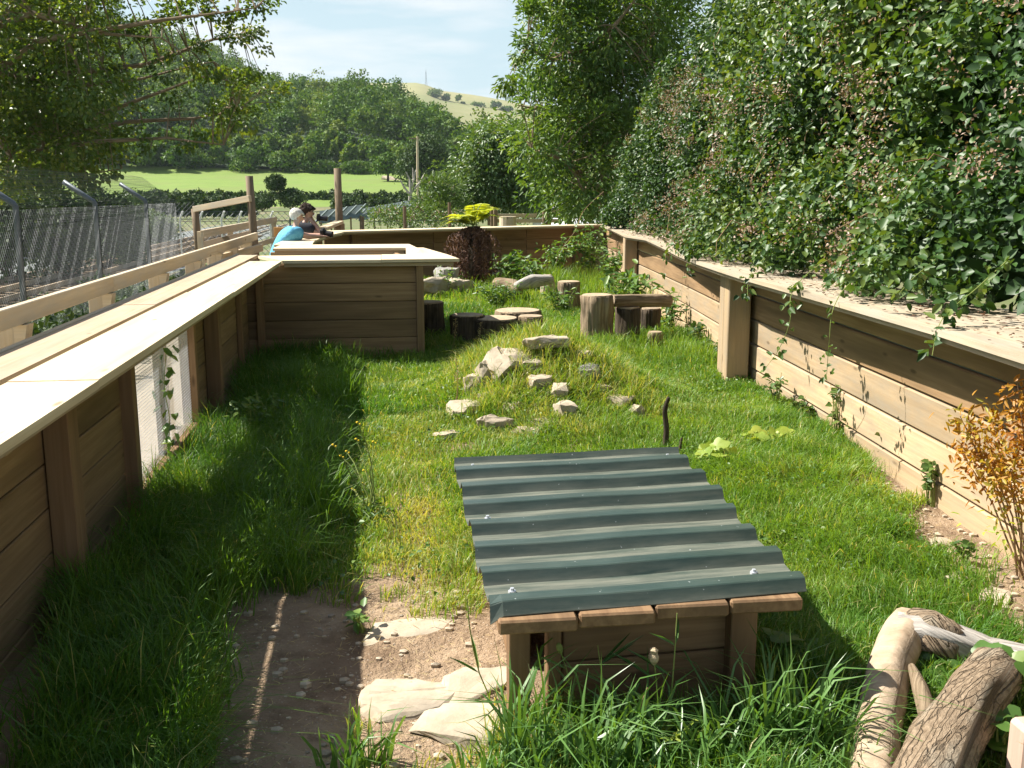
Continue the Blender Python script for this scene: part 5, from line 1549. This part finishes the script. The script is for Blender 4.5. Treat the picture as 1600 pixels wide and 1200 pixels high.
    h_ = link('hair', me, hair, o); sd = h_.modifiers.new('thick', 'SOLIDIFY'); sd.thickness = .02; sd.offset = -1
    # eyes, mouth
    mb = MB()
    for s in (-1, 1): mb.ball(head + face * .084 + side * s * .032 + Vector((0, 0, .012)), .011, 8)
    mb.build('eyes', M['glass'], o)
    return o


h1 = D(466, 340, 15.75)
person(h1, (.93, .28, -.12), h1 + Vector((-.28, -.10, -.72)), h1 + Vector((-.10, -.03, -.27)), (-1.17, 15.62, 1.205), (-.97, 15.83, 1.20), (-1.2, 16.05, 1.205), (-1.0, 16.0, 1.22),
       (-2.1, 15.5, -.1), 'white-haired person in a turquoise shirt leaning both elbows on the ledge', M['shirt_blue'], M['hair_white'])
h2 = D(482, 333, 16.6)
cam2 = D(498, 341, 16.6)
person(h2, (.95, .1, -.1), h2 + Vector((-.42, .10, -.68)), h2 + Vector((-.17, .05, -.28)), (-1.02, 16.42, 1.21), cam2 + Vector((-.10, -.07, -.05)), (-1.05, 16.85, 1.21), cam2 + Vector((-.10, .08, -.03)),
       (-2.1, 16.9, -.1), 'dark curly-haired person raising a black camera to the face', M['shirt_dark'], M['hair_dark'], True)
# cameras
def camera_thing(c, d, label, s=1.):
    c, d = Vector(c), Vector(d).normalized()
    o = empty('camera_body', c, label, 'camera', 'black cameras')
    sd2 = d.cross(Vector((0, 0, 1))).normalized()
    MB().box(c - sd2 * .068 * s, c + sd2 * .068 * s, .055 * s, .095 * s, c=.01).box(c - sd2 * .025 * s + Vector((0, 0, .055 * s)), c + sd2 * .025 * s + Vector((0, 0, .055 * s)), .05 * s, .03 * s, c=.008).build('body', M['black'], o)
    l_ = MB().tube([c + d * .02, c + d * .06 * s, c + d * .14 * s], [.036 * s, .040 * s, .044 * s], 16).build('lens', M['black'], o)
    g_ = MB().tube([c + d * .138 * s, c + d * .143 * s], .037 * s, 16).build('lens_glass', M['glass'], o)
camera_thing(cam2, (.95, -.1, -.05), 'black camera held up to the face of the dark-haired person')
camera_thing((-.96, 15.98, 1.25), (.9, -.3, -.15), 'black camera resting on the ledge under the hands of the white-haired person', 1.1)

# ------------------------------------------------------------------ grass
def blades(x, y, h, wd, tint, lean_s=.5, seg=3, z0=None, coh=.5, flat=0.):
    N = len(x); z = g(x, y) if z0 is None else z0
    a = rng.uniform(0, 2 * math.pi, N)
    cx, cy = vnoise(x, y, 2.3, 51), vnoise(x, y, 2.3, 52)
    lx = coh * cx + rng.normal(size=N) * .45; ly = coh * cy + rng.normal(size=N) * .45
    l = np.stack([lx, ly, 0 * lx], 1) * (h * lean_s)[:, None]
    b = np.stack([x, y, z], 1); wv = np.stack([np.cos(a), np.sin(a), 0 * a], 1) * wd[:, None] / 2
    up = np.array([0, 0, 1.]); hh_ = h[:, None]
    curl = np.clip(np.linalg.norm(l, axis=1, keepdims=True) / hh_, 0, 1.1)
    pts = [b - wv, b + wv]
    for s, wf in ((.38, .95), (.74, .65)):
        c = b + up * hh_ * s * (1 - .1 * curl * s) + l * s * s
        pts += [c - wv * wf, c + wv * wf]
    tip = b + up * hh_ * (1 - .42 * curl) + l * 1.25
    pts.append(tip)
    V = np.stack(pts, 1).reshape(-1, 3); o_ = np.arange(N)[:, None] * 7
    q = np.concatenate([o_ + np.array([[0, 1, 3, 2]]), o_ + np.array([[2, 3, 5, 4]])]); t = o_ + np.array([[4, 5, 6]])
    return V, q, t, np.repeat(np.clip(tint, 0, 1), 7)


def merge(parts):
    V, Q, T, A_ = [], [], [], []; n = 0
    for v, q, t, a in parts:
        V.append(v); A_.append(a)
        if q is not None: Q.append(q + n)
        if t is not None: T.append(t + n)
        n += len(v)
    return np.concatenate(V), (np.concatenate(Q) if Q else None), (np.concatenate(T) if T else None), np.concatenate(A_)


def bare(x, y):
    """0 = bare soil, 1 = fully grassed"""
    n = .5 * vnoise(x, y, 3.1, 61) + .35 * vnoise(x, y, 9., 62)
    sm = lambda v: np.clip(v, 0, 1)
    dA = np.maximum(np.abs((x + .37) / .29), np.abs((y - 3.35) / 1.05))            # soil in the shade strip
    dB = np.hypot((x - .12) / .36, (y - 3.55) / .72)                                # worn path by the hutch
    rx = np.interp(y, [2.4, 3.2, 4.2, 5.5, 7.2, 9.4], [2.15, 2.45, 2.62, 2.98, 3.38, 3.75])
    dC = (rx - x) / .35 + .5
    m_ = sm((dA - 1 + n * .7) * 5) * sm((dB - 1 + n * .6) * 5) * sm((dC + n * .9) * 2.2)
    dD = (x + 1.35 - .25 * np.clip((4.2 - y) / 1.5, 0, 1)) / .15
    m_ = m_ * sm(dD + n + .4)
    dry = np.hypot((x - .12) / .35, (y - 5.0) / 2.6)
    return m_ * (1 - .45 * sm((1.1 - dry) * 2 + n * 1.2)) * sm(1.0 + n * 1.15)


def hutch_mask(x, y): return ~((x > .40) & (x < 1.36) & (y > 3.2) & (y < 4.66))


def lawn(n, ylo, yhi, wsc):
    y = rng.uniform(ylo, yhi, n)
    xr = np.interp(y, [2, 9.7, 13.2, 17.2, 23.3], [3.0, 3.62, 4.02, 4.42, 5.15])
    x = -1.47 + rng.random(n) * (xr + 1.47)
    dens = bare(x, y)
    far_ = y > 10.9
    bay = (y > 10.95) & (y < 14.2) & (x < .42)
    backw = y > np.interp(x, [-1.15, 5.3], [19.4, 23.5])
    dens = dens * (1 - .85 * np.exp(-((x - .95) / .75) ** 2 - ((y - 18.1) / 1.0) ** 2)) * (1 - .3 * np.exp(-((x - 1.25) / .55) ** 2 - ((y - 8.2) / .75) ** 2))
    keep = (rng.random(n) < dens) & hutch_mask(x, y) & ~bay & ~backw
    x, y = x[keep], y[keep]; n = len(x)
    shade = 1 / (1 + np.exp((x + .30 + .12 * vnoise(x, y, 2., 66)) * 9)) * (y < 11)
    tuft = vnoise(x, y, 4.5, 71) * .5 + vnoise(x, y, 1.6, 72) * .5
    h = .075 + .055 * (tuft + .4)
    h = h + shade * (.09 + .09 * tuft) * np.clip((-.2 - x) * 2, .15, 1) + np.where(y > 10.4, .045 + .05 * tuft, 0)
    path = np.exp(-((x - .1) / .35) ** 2) * (y < 8)
    h = h * (1 - .35 * path)
    mound = np.exp(-((x - 1.38) / .8) ** 2 - ((y - 8.6) / 1.0) ** 2)
    h = h * rng.uniform(.55, 1.5, n) * (1 - .25 * mound)
    tint = .36 + .27 * vnoise(x, y, 1.1, 81) + .20 * vnoise(x, y, 5., 82) + rng.normal(size=n) * .13 + .40 * path + .36 * mound - .26 * shade  # drier path and mound; left wall's shade put into the blade colour
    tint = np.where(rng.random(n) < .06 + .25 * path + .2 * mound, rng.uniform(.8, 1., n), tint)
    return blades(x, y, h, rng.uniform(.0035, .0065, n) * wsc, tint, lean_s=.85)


parts = [lawn(120000, 2.2, 5., .95), lawn(130000, 4.8, 8., 1.15), lawn(90000, 7.8, 11.2, 1.5), lawn(80000, 11., 16., 2.1), lawn(45000, 15.5, 23., 2.8)]
# long tufts
def tufts(cs, per, rad, h0, h1, wd, t0, t1, lean=.9):
    x = np.repeat([c[0] for c in cs], per) + rng.normal(size=len(cs) * per) * rad; y = np.repeat([c[1] for c in cs], per) + rng.normal(size=len(cs) * per) * rad
    k = hutch_mask(x, y); x, y = x[k], y[k]; n = len(x)
    return blades(x, y, rng.uniform(h0, h1, n), rng.uniform(.6, 1.2, n) * wd, rng.uniform(t0, t1, n), lean_s=lean, coh=.25)
cs = [(rng.uniform(-1.38, -.35), rng.uniform(2.9, 10.6)) for _ in range(150)]
cs = [c for c in cs if not (c[0] > -.72 and c[1] < 4.5)]
parts.append(tufts(cs, 46, .07, .20, .42, .006, .05, .35))
cs = [(rng.uniform(.6, 2.2), rng.uniform(7.7, 9.7)) for _ in range(150)]
parts.append(tufts(cs, 44, .055, .10, .26, .006, .35, 1.))
cs = [(rng.uniform(1.7, 3.6), rng.uniform(9.9, 12.2)) for _ in range(45)]
parts.append(tufts(cs, 40, .09, .15, .36, .007, .2, .75, .6))
cs = [(rng.uniform(2.9, 4.6), rng.uniform(15, 21.5)) for _ in range(50)] + [(rng.uniform(.6, 4.4), rng.uniform(14.5, 17.)) for _ in range(14)]
parts.append(tufts(cs, 40, .12, .2, .55, .011, .2, .7, .5))
cs = [(rng.uniform(1.4, 3.0), rng.uniform(3.6, 7.5)) for _ in range(60)]
parts.append(tufts(cs, 34, .05, .10, .2, .0048, .2, .6))
cs = [(rng.uniform(-.1, .5), rng.uniform(4.1, 7.8)) for _ in range(36)]
parts.append(tufts(cs, 34, .05, .08, .18, .0045, .25, .9))
V, Q, T, A_ = merge(parts)
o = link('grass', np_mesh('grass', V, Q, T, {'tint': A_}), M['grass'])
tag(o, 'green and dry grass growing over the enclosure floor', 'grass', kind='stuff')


# low broad-leaved plants in the turf
n = 16000
y = rng.uniform(2.6, 11.5, n); x = -1.3 + rng.random(n) * (np.interp(y, [2, 9.7, 13.2], [2.9, 3.55, 3.95]) + 1.3)
kp = (vnoise(x, y, 1.5, 90) + .5 * vnoise(x, y, 5., 91) > .12) & hutch_mask(x, y) & (rng.random(n) < bare(x, y)); x, y = x[kp], y[kp]; n = len(x)
L = rng.uniform(.014, .034, n)
o = leaf_obj('clover', M['weed'], None, np.stack([x, y, g(x, y) + rng.uniform(.03, .10, n)], 1), rdir(n) * np.array([1, 1, .3]), rdir(n) * .5 + np.array([0, 0, 1.]), L, L * .85)
tag(o, 'small clover-like leaves scattered through the turf', 'clover', kind='stuff')

# ------------------------------------------------------------------ foreground grasses and weeds
def clump(name, c, n, h0, h1, wd, label, cat='grass clump', group=None, mat='grass_stem', t=(.1, .7), rad=.05, lean=.9):
    c = Vector((c[0], c[1], gz(c[0], c[1])))
    o = empty(name, c, label, cat, group)
    x = c.x + rng.normal(size=n) * rad; y = c.y + rng.normal(size=n) * rad
    V, Q, T, A_ = blades(x, y, rng.uniform(h0, h1, n), rng.uniform(.7, 1.3, n) * wd, rng.uniform(*t, n), lean_s=lean, coh=.1)
    link('blades', np_mesh('blades', V, Q, T, {'tint': A_}), M[mat], o)
    return o


fg = 'tall grass clumps in front of the hutch'
for (x, y, n, h0, h1, lab) in ((.42, 2.86, 60, .16, .42, 'broad-bladed grass clump at the left front corner of the hutch'), (.62, 2.80, 70, .14, .36, 'dense grass clump left of the pale seed head in front of the hutch'),
                               (.80, 2.92, 54, .12, .34, 'grass clump below the middle of the hutch front'), (1.02, 2.86, 60, .12, .30, 'grass clump below the right half of the hutch front'),
                               (1.24, 2.92, 66, .16, .42, 'long arching grass clump at the right front corner of the hutch'), (1.40, 2.88, 60, .16, .38, 'arching grass clump in the hutch shadow beside the forked branch'),
                               (.28, 2.72, 60, .10, .26, 'short grass clump on the soil left of the hutch front'), (.05, 2.62, 80, .08, .2, 'low grass clump at the bottom edge of the sunlit path'), (-.12, 2.98, 46, .08, .2, 'spiky grass clump at the shadow edge beside the slab')):
    clump('grass_clump', (x, y), int(n * 1.3), h0, h1 * 1.15, .0125, lab, group=fg, rad=.055)
for (x, y, lab) in ((.92, 2.62, 'leafy grass at the bottom edge left of centre'), (.62, 2.55, 'leafy grass at the very bottom under the left clumps'), (1.2, 2.62, 'leafy grass at the very bottom under the right clumps'), (1.44, 2.62, 'leafy grass at the bottom edge beside the branch foot')):
    clump('grass_clump', (x, y), 110, .10, .26, .008, lab, group=fg, rad=.10)


def seed_stem(px, py, ptx, pty, label, head, mat='stem', r=.0028, leaves_n=3, dy=0., curl=.06):
    b = onG(px, py); t = D(ptx, pty, b.y + dy)
    o = empty('seeding_grass', b, label, 'grass stem', 'tall flowering grass stems')
    mid = b.lerp(t, .5) + Vector((curl, 0, 0))
    pts = [b, b.lerp(mid, .5) + Vector((curl * .4, 0, 0)), mid, mid.lerp(t, .5) + Vector((curl * .2, 0, 0)), t]
    MB().tube(pts, [r, r, r * .9, r * .8, r * .6], 6).build('stem', M[mat], o)
    if leaves_n:
        k = rng.integers(1, 4, leaves_n); pos = np.array([tuple(pts[q]) for q in k]); a = rng.uniform(0, 6.28, leaves_n)
        leaf_obj('leaf', M['grass_stem'], o, pos, np.stack([np.cos(a), np.sin(a) * .5, .7 + 0 * a], 1), np.stack([0 * a, -.7 + 0 * a, .6 + 0 * a], 1), rng.uniform(.10, .19, leaves_n), np.full(leaves_n, .011), droop=.35)
    d = (t - mid).normalized()
    if head == 'oval': MB().tube([t - d * .01, t + d * .004, t + d * .016, t + d * .028, t + d * .034], [.003, .010, .0125, .009, .003], 9, jit=.2).build('seed_head', M['stem'], o)
    if head == 'pale':
        MB().tube([t + Vector((0, 0, z_)) for z_ in (-.02, -.012, -.002, .01, .022, .034, .042)], [.003, .009, .013, .014, .010, .012, .004], 11, jit=1.1).build('seed_head', M['straw_m'], o)
    if head == 'dry':
        n = 46; u = rng.random(n); pos = np.array(t)[None] - np.array(d)[None] * (u * .20)[:, None] + rng.normal(size=(n, 3)) * .012
        leaf_obj('seed_head', M['straw'], o, pos, rdir(n) + np.array(d), rdir(n), np.full(n, .022), np.full(n, .008), broad=False)
    return o


M['straw_m'] = noisy('pale seed fluff', (.36, .27, .16), (.55, .44, .29), 60, bstr=.8)
seed_stem(900, 1130, 876, 1018, 'stem with an oval green seed head left of the hutch front', 'oval', curl=.01)
seed_stem(1035, 1165, 1022, 1030, 'stem with a clustered pale seed head in front of the hutch', 'pale', curl=.0)
seed_stem(1040, 1160, 1058, 958, 'tallest leafy stem reaching the roof edge', None, curl=.005, leaves_n=5)
seed_stem(955, 1130, 934, 1008, 'thin leafy stem rising against the hutch planks', None, curl=-.005, leaves_n=4)
seed_stem(765, 1090, 730, 935, 'dark curved stem left of the hutch corner', None, curl=-.02, leaves_n=2)
seed_stem(975, 1200, 1012, 1075, 'brown dried leaf stem in front of the hutch', None, mat='dry_stem', r=.005, leaves_n=0, curl=-.01)
seed_stem(1150, 1140, 1070, 1080, 'arching grass leaf crossing the right of the hutch front', None, curl=.02, leaves_n=3)
for (px, py, tx, ty, lab) in ((640, 545, 618, 468, 'tallest reddish dry seed stalk in front of the viewing bay'), (632, 545, 592, 522, 'short dry stalk leaning left in front of the bay'), (648, 540, 640, 500, 'dry stalk beside the bay corner post'), (700, 560, 712, 500, 'pale arching dry stem in front of the dark stumps'), (735, 560, 752, 505, 'pale straight dry stem in front of the wide dark stump'),
                           (708, 640, 712, 560, 'thin dry stalk rising left of the mound'), (905, 430, 930, 372, 'tall straw stalk in the far right corner'), (925, 435, 905, 380, 'leaning straw stalk in the far right corner'), (955, 425, 950, 375, 'straw stalk beside the far wall post')):
    seed_stem(px, py, tx, ty, lab, 'dry', mat='dry_stem', r=.005 if ty < 450 else .0035, leaves_n=0, curl=.03)

# yellow flowered weed leaning from the sunlit grass into the shade
b = onG(572, 815)
yw = empty('yellow_flower_weed', b, 'sprawling weed with thin pale stems and tiny yellow flowers at the shadow edge', 'weed')
tips = [(545, 757), (558, 660), (541, 705), (532, 712), (520, 695), (556, 686), (568, 735), (550, 764), (540, 770), (486, 788), (500, 813), (482, 838), (490, 845), (555, 842), (548, 852), (541, 882), (566, 755), (583, 690), (505, 785)]
for k, (px, py) in enumerate(tips):
    t = D(px, py, b.y + random.uniform(-.25, .35)); mid = b.lerp(t, .55) + Vector((.02 + random.uniform(-.02, .05), 0, .03 if py < 770 else -.02))
    st = MB().tube([b + Vector((random.uniform(-.03, .03), random.uniform(-.05, .05), 0)), b.lerp(mid, .5) + Vector((.03, 0, .02)), mid, mid.lerp(t, .5) + Vector((.008, 0, .005)), t], [.0045, .0042, .0036, .003, .002], 5).build('stem', M['stem'], yw)
    fb = MB().ball(t, .0085, 7, (1, 1, .8)).ball(t + Vector((.016, .01, -.012)), .006, 6).build('flower', M['yellow_m'], yw)
n = 120
pos = np.array(b) + rng.normal(size=(n, 3)) * np.array([.10, .16, .02]) + np.array([0, 0, .06])
leaf_obj('leaves', M['weed'], yw, pos, rdir(n), rdir(n) * .5 + np.array([0, 0, 1]), rng.uniform(.03, .08, n), rng.uniform(.012, .03, n))


def leafy(name, px, py, label, cat, n, spread, hgt, L0, L1, mat, asp=.8, group=None, stems=8, up=.5, base=None):
    b = onG(px, py) if base is None else Vector(base)
    o = empty(name, b, label, cat, group)
    mb = MB(); pos = []
    for k in range(stems):
        a = rng.uniform(0, 6.28); e = b + Vector((math.cos(a) * spread * rng.random(), math.sin(a) * spread * rng.random(), hgt * rng.uniform(.6, 1)))
        mid = b.lerp(e, .5) + Vector((0, 0, hgt * .15)); mb.tube([b + Vector((rng.normal() * .02, rng.normal() * .02, -.02)), mid, e], [.005, .004, .002], 5)
        for q in range(max(1, n // stems)):
            t = rng.uniform(.25, 1); p = (b.lerp(mid, t * 2) if t < .5 else mid.lerp(e, t * 2 - 1)); pos.append(tuple(p))
    mb.build('stem', M['stem'], o)
    pos = np.array(pos) + rng.normal(size=(len(pos), 3)) * L0 * .25; N = len(pos); L = rng.uniform(L0, L1, N)
    d = rdir(N); d[:, 2] = d[:, 2] * .4 + .1
    if name in ('burdock_plant', 'coltsfoot_plant'):
        V, q_, t_, ti = lobed_leaves(pos, d, rdir(N) * .4 + np.array([-.15, -.3, 1.]), L * .8)
        link('leaves', np_mesh('leaves', V, q_, t_, {'tint': ti}, smooth=True), M[mat], o)
    else:
        leaf_obj('leaves', M[mat], o, pos, d, rdir(N) * .45 + np.array([-.15, -.2, 1.]), L, L * asp, droop=.22, fold=.12)
    return o


lf = 'leafy weeds on the enclosure floor'
leafy('coltsfoot_plant', 1120, 725, 'yellow-green broad-leaved plant behind the right roof corner', 'weed', 34, .22, .12, .08, .14, 'lime', .85, lf)
leafy('coltsfoot_plant', 1195, 700, 'second yellow-green broad-leaved plant nearer the right wall', 'weed', 30, .24, .14, .07, .13, 'lime', .85, lf)
leafy('burdock_plant', 1385, 1180, 'lobed bright green leaves at the foot of the forked branch', 'weed', 12, .14, .16, .09, .15, 'weed', .95, lf)
leafy('burdock_plant', 1470, 1075, 'lobed green leaves between the two foreground logs', 'weed', 14, .10, .11, .06, .11, 'weed', .9, lf)
leafy('burdock_plant', 1580, 1110, 'green leaves at the right edge behind the thick log', 'weed', 18, .14, .22, .06, .11, 'weed', .85, lf)
leafy('burdock_plant', 1555, 1195, 'large round leaves beside the pinkish stake', 'weed', 9, .07, .2, .09, .13, 'weed', 1., lf)
leafy('burdock_plant', 1235, 1040, 'broad dark leaves in the hutch shadow', 'weed', 10, .12, .12, .10, .16, 'weed', .9, lf)
leafy('nettle_plant', 395, 700, 'bushy nettle-like weed in the light patch below the mesh window', 'weed', 150, .22, .42, .04, .085, 'weed', .5, lf, 14)
leafy('nettle_plant', 345, 775, 'lower leafy weed at the near edge of the light patch', 'weed', 90, .22, .26, .04, .09, 'weed', .55, lf, 10)
leafy('nettle_plant', 335, 650, 'slim weed beside the far post of the mesh window', 'weed', 70, .12, .36, .03, .07, 'weed', .5, lf, 7)
leafy('nettle_plant', 430, 680, 'tall weed at the far end of the light patch', 'weed', 80, .16, .34, .03, .07, 'weed', .5, lf, 8)
leafy('hogweed_plant', 1000, 470, 'tall leafy weed growing against the right wall behind the horizontal log', 'weed', 120, .42, .75, .12, .24, 'weed', .4, lf, 14, base=(3.55, 14.2, 0))
leafy('hogweed_plant', 1000, 430, 'second tall leafy weed beside the narrow far wall post', 'weed', 90, .4, .8, .12, .24, 'weed', .4, lf, 12, base=(3.9, 15.8, 0))
leafy('fleabane_plant', 775, 475, 'bushy bright weed in front of the tree fern', 'weed', 150, .38, .36, .05, .1, 'weed', .4, lf, 16)
leafy('fleabane_plant', 690, 425, 'leafy weed in front of the back wall left of the fern', 'weed', 90, .3, .5, .06, .12, 'weed', .5, lf, 10, base=(1.15, 19.3, 0))
leafy('fleabane_plant', 830, 420, 'leafy weed by the back wall right of the fern', 'weed', 160, .55, .7, .08, .15, 'weed', .4, lf, 14, base=(3.0, 20.3, 0))
leafy('fleabane_plant', 900, 415, 'overgrown weed mass in the far right corner', 'weed', 320, .75, 1.25, .09, .2, 'weed', .4, lf, 30, base=(4.25, 20.6, 0))
leafy('fleabane_plant', 0, 0, 'tall weeds against the back wall left of the far right corner', 'weed', 200, .6, .95, .09, .18, 'weed', .4, lf, 20, base=(3.6, 20.9, 0))
leafy('nettle_plant', 0, 0, 'tall nettles along the right wall beyond the second wall post', 'weed', 220, .5, .9, .08, .16, 'weed', .45, lf, 20, base=(4.25, 18.4, 0))
leafy('nettle_plant', 0, 0, 'nettles growing around the right end of the horizontal log', 'weed', 150, .35, .6, .06, .13, 'weed', .45, lf, 14, base=(3.72, 12.7, 0))
leafy('fleabane_plant', 0, 0, 'bright bushy weed clump between the stumps and the tree fern', 'weed', 300, .42, .5, .05, .1, 'weed', .4, lf, 24, base=(1.75, 15.6, 0))
leafy('fleabane_plant', 0, 0, 'leafy weed growing beside the small weathered stump', 'weed', 170, .4, .55, .06, .12, 'weed', .4, lf, 16, base=(2.6, 14.6, 0))
leafy('hogweed_plant', 0, 0, 'large-leaved weed in front of the back wall between fern and corner', 'weed', 180, .6, .8, .1, .22, 'weed', .4, lf, 18, base=(2.5, 19.2, 0))
leafy('fleabane_plant', 0, 0, 'weeds sprawling over the rock pile beside the tree fern', 'weed', 130, .5, .45, .05, .11, 'weed', .4, lf, 14, base=(1.0, 17.6, .1))
leafy('nettle_plant', 0, 0, 'nettles growing up behind the tall grey-barked stump', 'weed', 150, .35, .75, .06, .13, 'weed', .4, lf, 14, base=(3.1, 13.4, 0))
leafy('mayweed_plant', 1040, 1190, 'fine-leaved yellow-green weed at the bottom centre', 'weed', 190, .16, .16, .015, .035, 'lime', .4, lf, 16)
leafy('bramble_seedling', 560, 985, 'small bright seedling on the shadow edge of the soil path', 'weed', 16, .08, .10, .04, .06, 'weed', .7, lf, 5)
leafy('bramble_seedling', 290, 1090, 'dark low leaves on the shaded soil', 'weed', 40, .2, .10, .04, .07, 'weed', .7, lf, 8)
leafy('red_dock_plant', 1425, 875, 'small rusty red weed in the lawn left of the orange shrub', 'weed', 44, .10, .08, .02, .045, 'orange_leaf', .4, lf, 8)
leafy('ivy_plant', 1160, 590, 'ivy creeping at the foot of the wide wall post', 'ivy', 60, .16, .25, .05, .085, 'bramble', .85, 'ivy along the right wall', 7)
leafy('ivy_plant', 1280, 665, 'ivy at the wall base right of the wide post', 'ivy', 50, .2, .15, .04, .08, 'bramble_far', .85, 'ivy along the right wall', 8)
leafy('ivy_plant', 1340, 690, 'ivy with pale leaves on the lowest plank', 'ivy', 50, .18, .2, .04, .08, 'bramble_far', .85, 'ivy along the right wall', 8)
leafy('ivy_plant', 1420, 740, 'thistle-like green weed at the wall base left of the orange shrub', 'weed', 80, .16, .24, .04, .08, 'bramble_far', .5, 'ivy along the right wall', 9)
leafy('ivy_plant', 1390, 735, 'dark ivy sprig climbing the lowest plank', 'ivy', 24, .10, .3, .04, .07, 'bramble', .85, 'ivy along the right wall', 4)
leafy('ivy_plant', 1510, 880, 'small ivy plant on the soil under the orange shrub', 'ivy', 22, .10, .12, .04, .06, 'bramble_far', .85, 'ivy along the right wall', 5)
leafy('ivy_plant', 1085, 545, 'ivy under the horizontal log by the right wall', 'ivy', 80, .3, .35, .05, .09, 'bramble', .85, 'ivy along the right wall', 9)
for (px, py, hh_, n_, lab) in ((1215, 640, .35, 46, 'ivy climbing two planks high right of the wide wall post'), (1250, 655, .2, 40, 'low ivy with scattered leaves at the wall base'), (1305, 690, .45, 40, 'thin ivy strand reaching the third plank'), (1455, 790, .3, 40, 'ivy sprig leaning on the lowest plank near the orange shrub'), (1130, 575, .3, 50, 'ivy at the left edge of the wide wall post'), (1105, 560, .25, 50, 'ivy patch at the wall base beyond the wide post')):
    leafy('ivy_plant', px, py, lab, 'ivy', n_, .13, hh_, .035, .07, 'bramble_far', .85, 'ivy along the right wall', 7)
# straw litter on the bare soil
n = 1600
x = np.where(rng.random(n) < .6, rng.uniform(-.95, .45, n), 0); y = rng.uniform(2.5, 4.6, n)
m_ = x == 0; y[m_] = rng.uniform(2.8, 7, m_.sum()); x[m_] = np.interp(y[m_], [2.6, 4, 5.5, 7], [2.3, 2.65, 3.0, 3.35]) + np.abs(rng.normal(size=m_.sum())) * .18
o = leaf_obj('straw_litter', M['straw'], None, np.stack([x, y, g(x, y) + .006 + .01 * rng.random(n)], 1), rdir(n) * np.array([1, 1, .12]), rdir(n) * .3 + np.array([0, 0, 1.]), rng.uniform(.015, .07, n), rng.uniform(.002, .004, n), broad=False)
tag(o, 'bits of straw and dry grass on the bare soil', 'straw litter', kind='stuff')
# bindweed on the mesh window
pts = [(LX + .05, 6.55, .15), (LX + .06, 6.62, .4), (LX + .05, 6.58, .62), (LX + .06, 6.66, .85), (LX + .07, 6.6, 1.02)]
shoot('bindweed_vine', pts, 'bindweed climbing up the mesh window in the left wall', 'climber', 30, .085, M['weed'], M['stem'], jit=.035)
# orange shrub
os_ = empty('orange_shrub', (2.95, 4.2, 0), 'leggy shrub with orange and yellow leaves against the right wall', 'shrub')
mb = MB(); ends = []
b = onG(1600, 905)
for (px, py) in ((1500, 650), (1520, 680), (1545, 640), (1560, 690), (1590, 600), (1600, 660), (1575, 720), (1610, 740), (1500, 700), (1550, 730), (1630, 620), (1640, 690)):
    t = D(px, py, b.y + random.uniform(-.05, .3)); mid = b.lerp(t, .6) + Vector((.04, 0, -.02))
    mb.tube([b + Vector((random.uniform(-.03, .05), random.uniform(-.04, .04), -.02)), mid, t], [.0055, .0045, .002], 5); ends.append((mid, t))
mb.build('stem', M['dry_stem'], os_)
pos, tn = [], []
for mid, t in ends:
    n = 120; u = np.clip(rng.beta(2.2, 1., n), 0, 1)[:, None]
    pos.append(np.array(mid) * (1 - u) + np.array(t) * u + rng.normal(size=(n, 3)) * .045); tn.append(np.clip(rng.random() * .5 + rng.random(n) * .55, 0, 1))
pos = np.concatenate(pos); n = len(pos)
leaf_obj('leaves', M['orange_leaf'], os_, pos, rdir(n) + np.array([0, 0, .2]), rdir(n) * .7 + np.array([-.3, -.2, .6]), rng.uniform(.026, .055, n), rng.uniform(.012, .022, n), tint=np.concatenate(tn))
n = 90
pos = np.array(b) + rng.normal(size=(n, 3)) * np.array([.12, .12, .09]) + np.array([-.02, 0, .2])
leaf_obj('lower_leaves', M['lime'], os_, pos, rdir(n), rdir(n) * .6 + np.array([0, 0, 1.]), rng.uniform(.03, .05, n), rng.uniform(.014, .024, n))
clump('iris_leaf_clump', (2.02, 2.50), 7, .22, .34, .016, 'long yellow-green strap leaves at the bottom right corner', mat='lime', t=(.2, .8), rad=.03, lean=1.2)



# ------------------------------------------------------------------ air
mb = MB(); mb.add([(x_, y_, z_) for x_ in (-2200, 2200) for y_ in (-300, 4300) for z_ in (-60, 190)],
                  [(0, 1, 3, 2), (4, 6, 7, 5), (0, 4, 5, 1), (2, 3, 7, 6), (0, 2, 6, 4), (1, 5, 7, 3)])
hm = bpy.data.materials.new('thin summer haze'); hm.use_nodes = True; nt = hm.node_tree
nt.nodes.remove(nt.nodes['Principled BSDF'])
pv = nt.nodes.new('ShaderNodeVolumePrincipled'); pv.inputs['Color'].default_value = (.80, .90, 1, 1); pv.inputs['Density'].default_value = .0001
pv.inputs['Anisotropy'].default_value = .2
nt.links.new(pv.outputs[0], nt.nodes['Material Output'].inputs['Volume'])
tag(mb.build('haze', hm), 'thin pale summer haze over the valley', 'haze', kind='stuff')
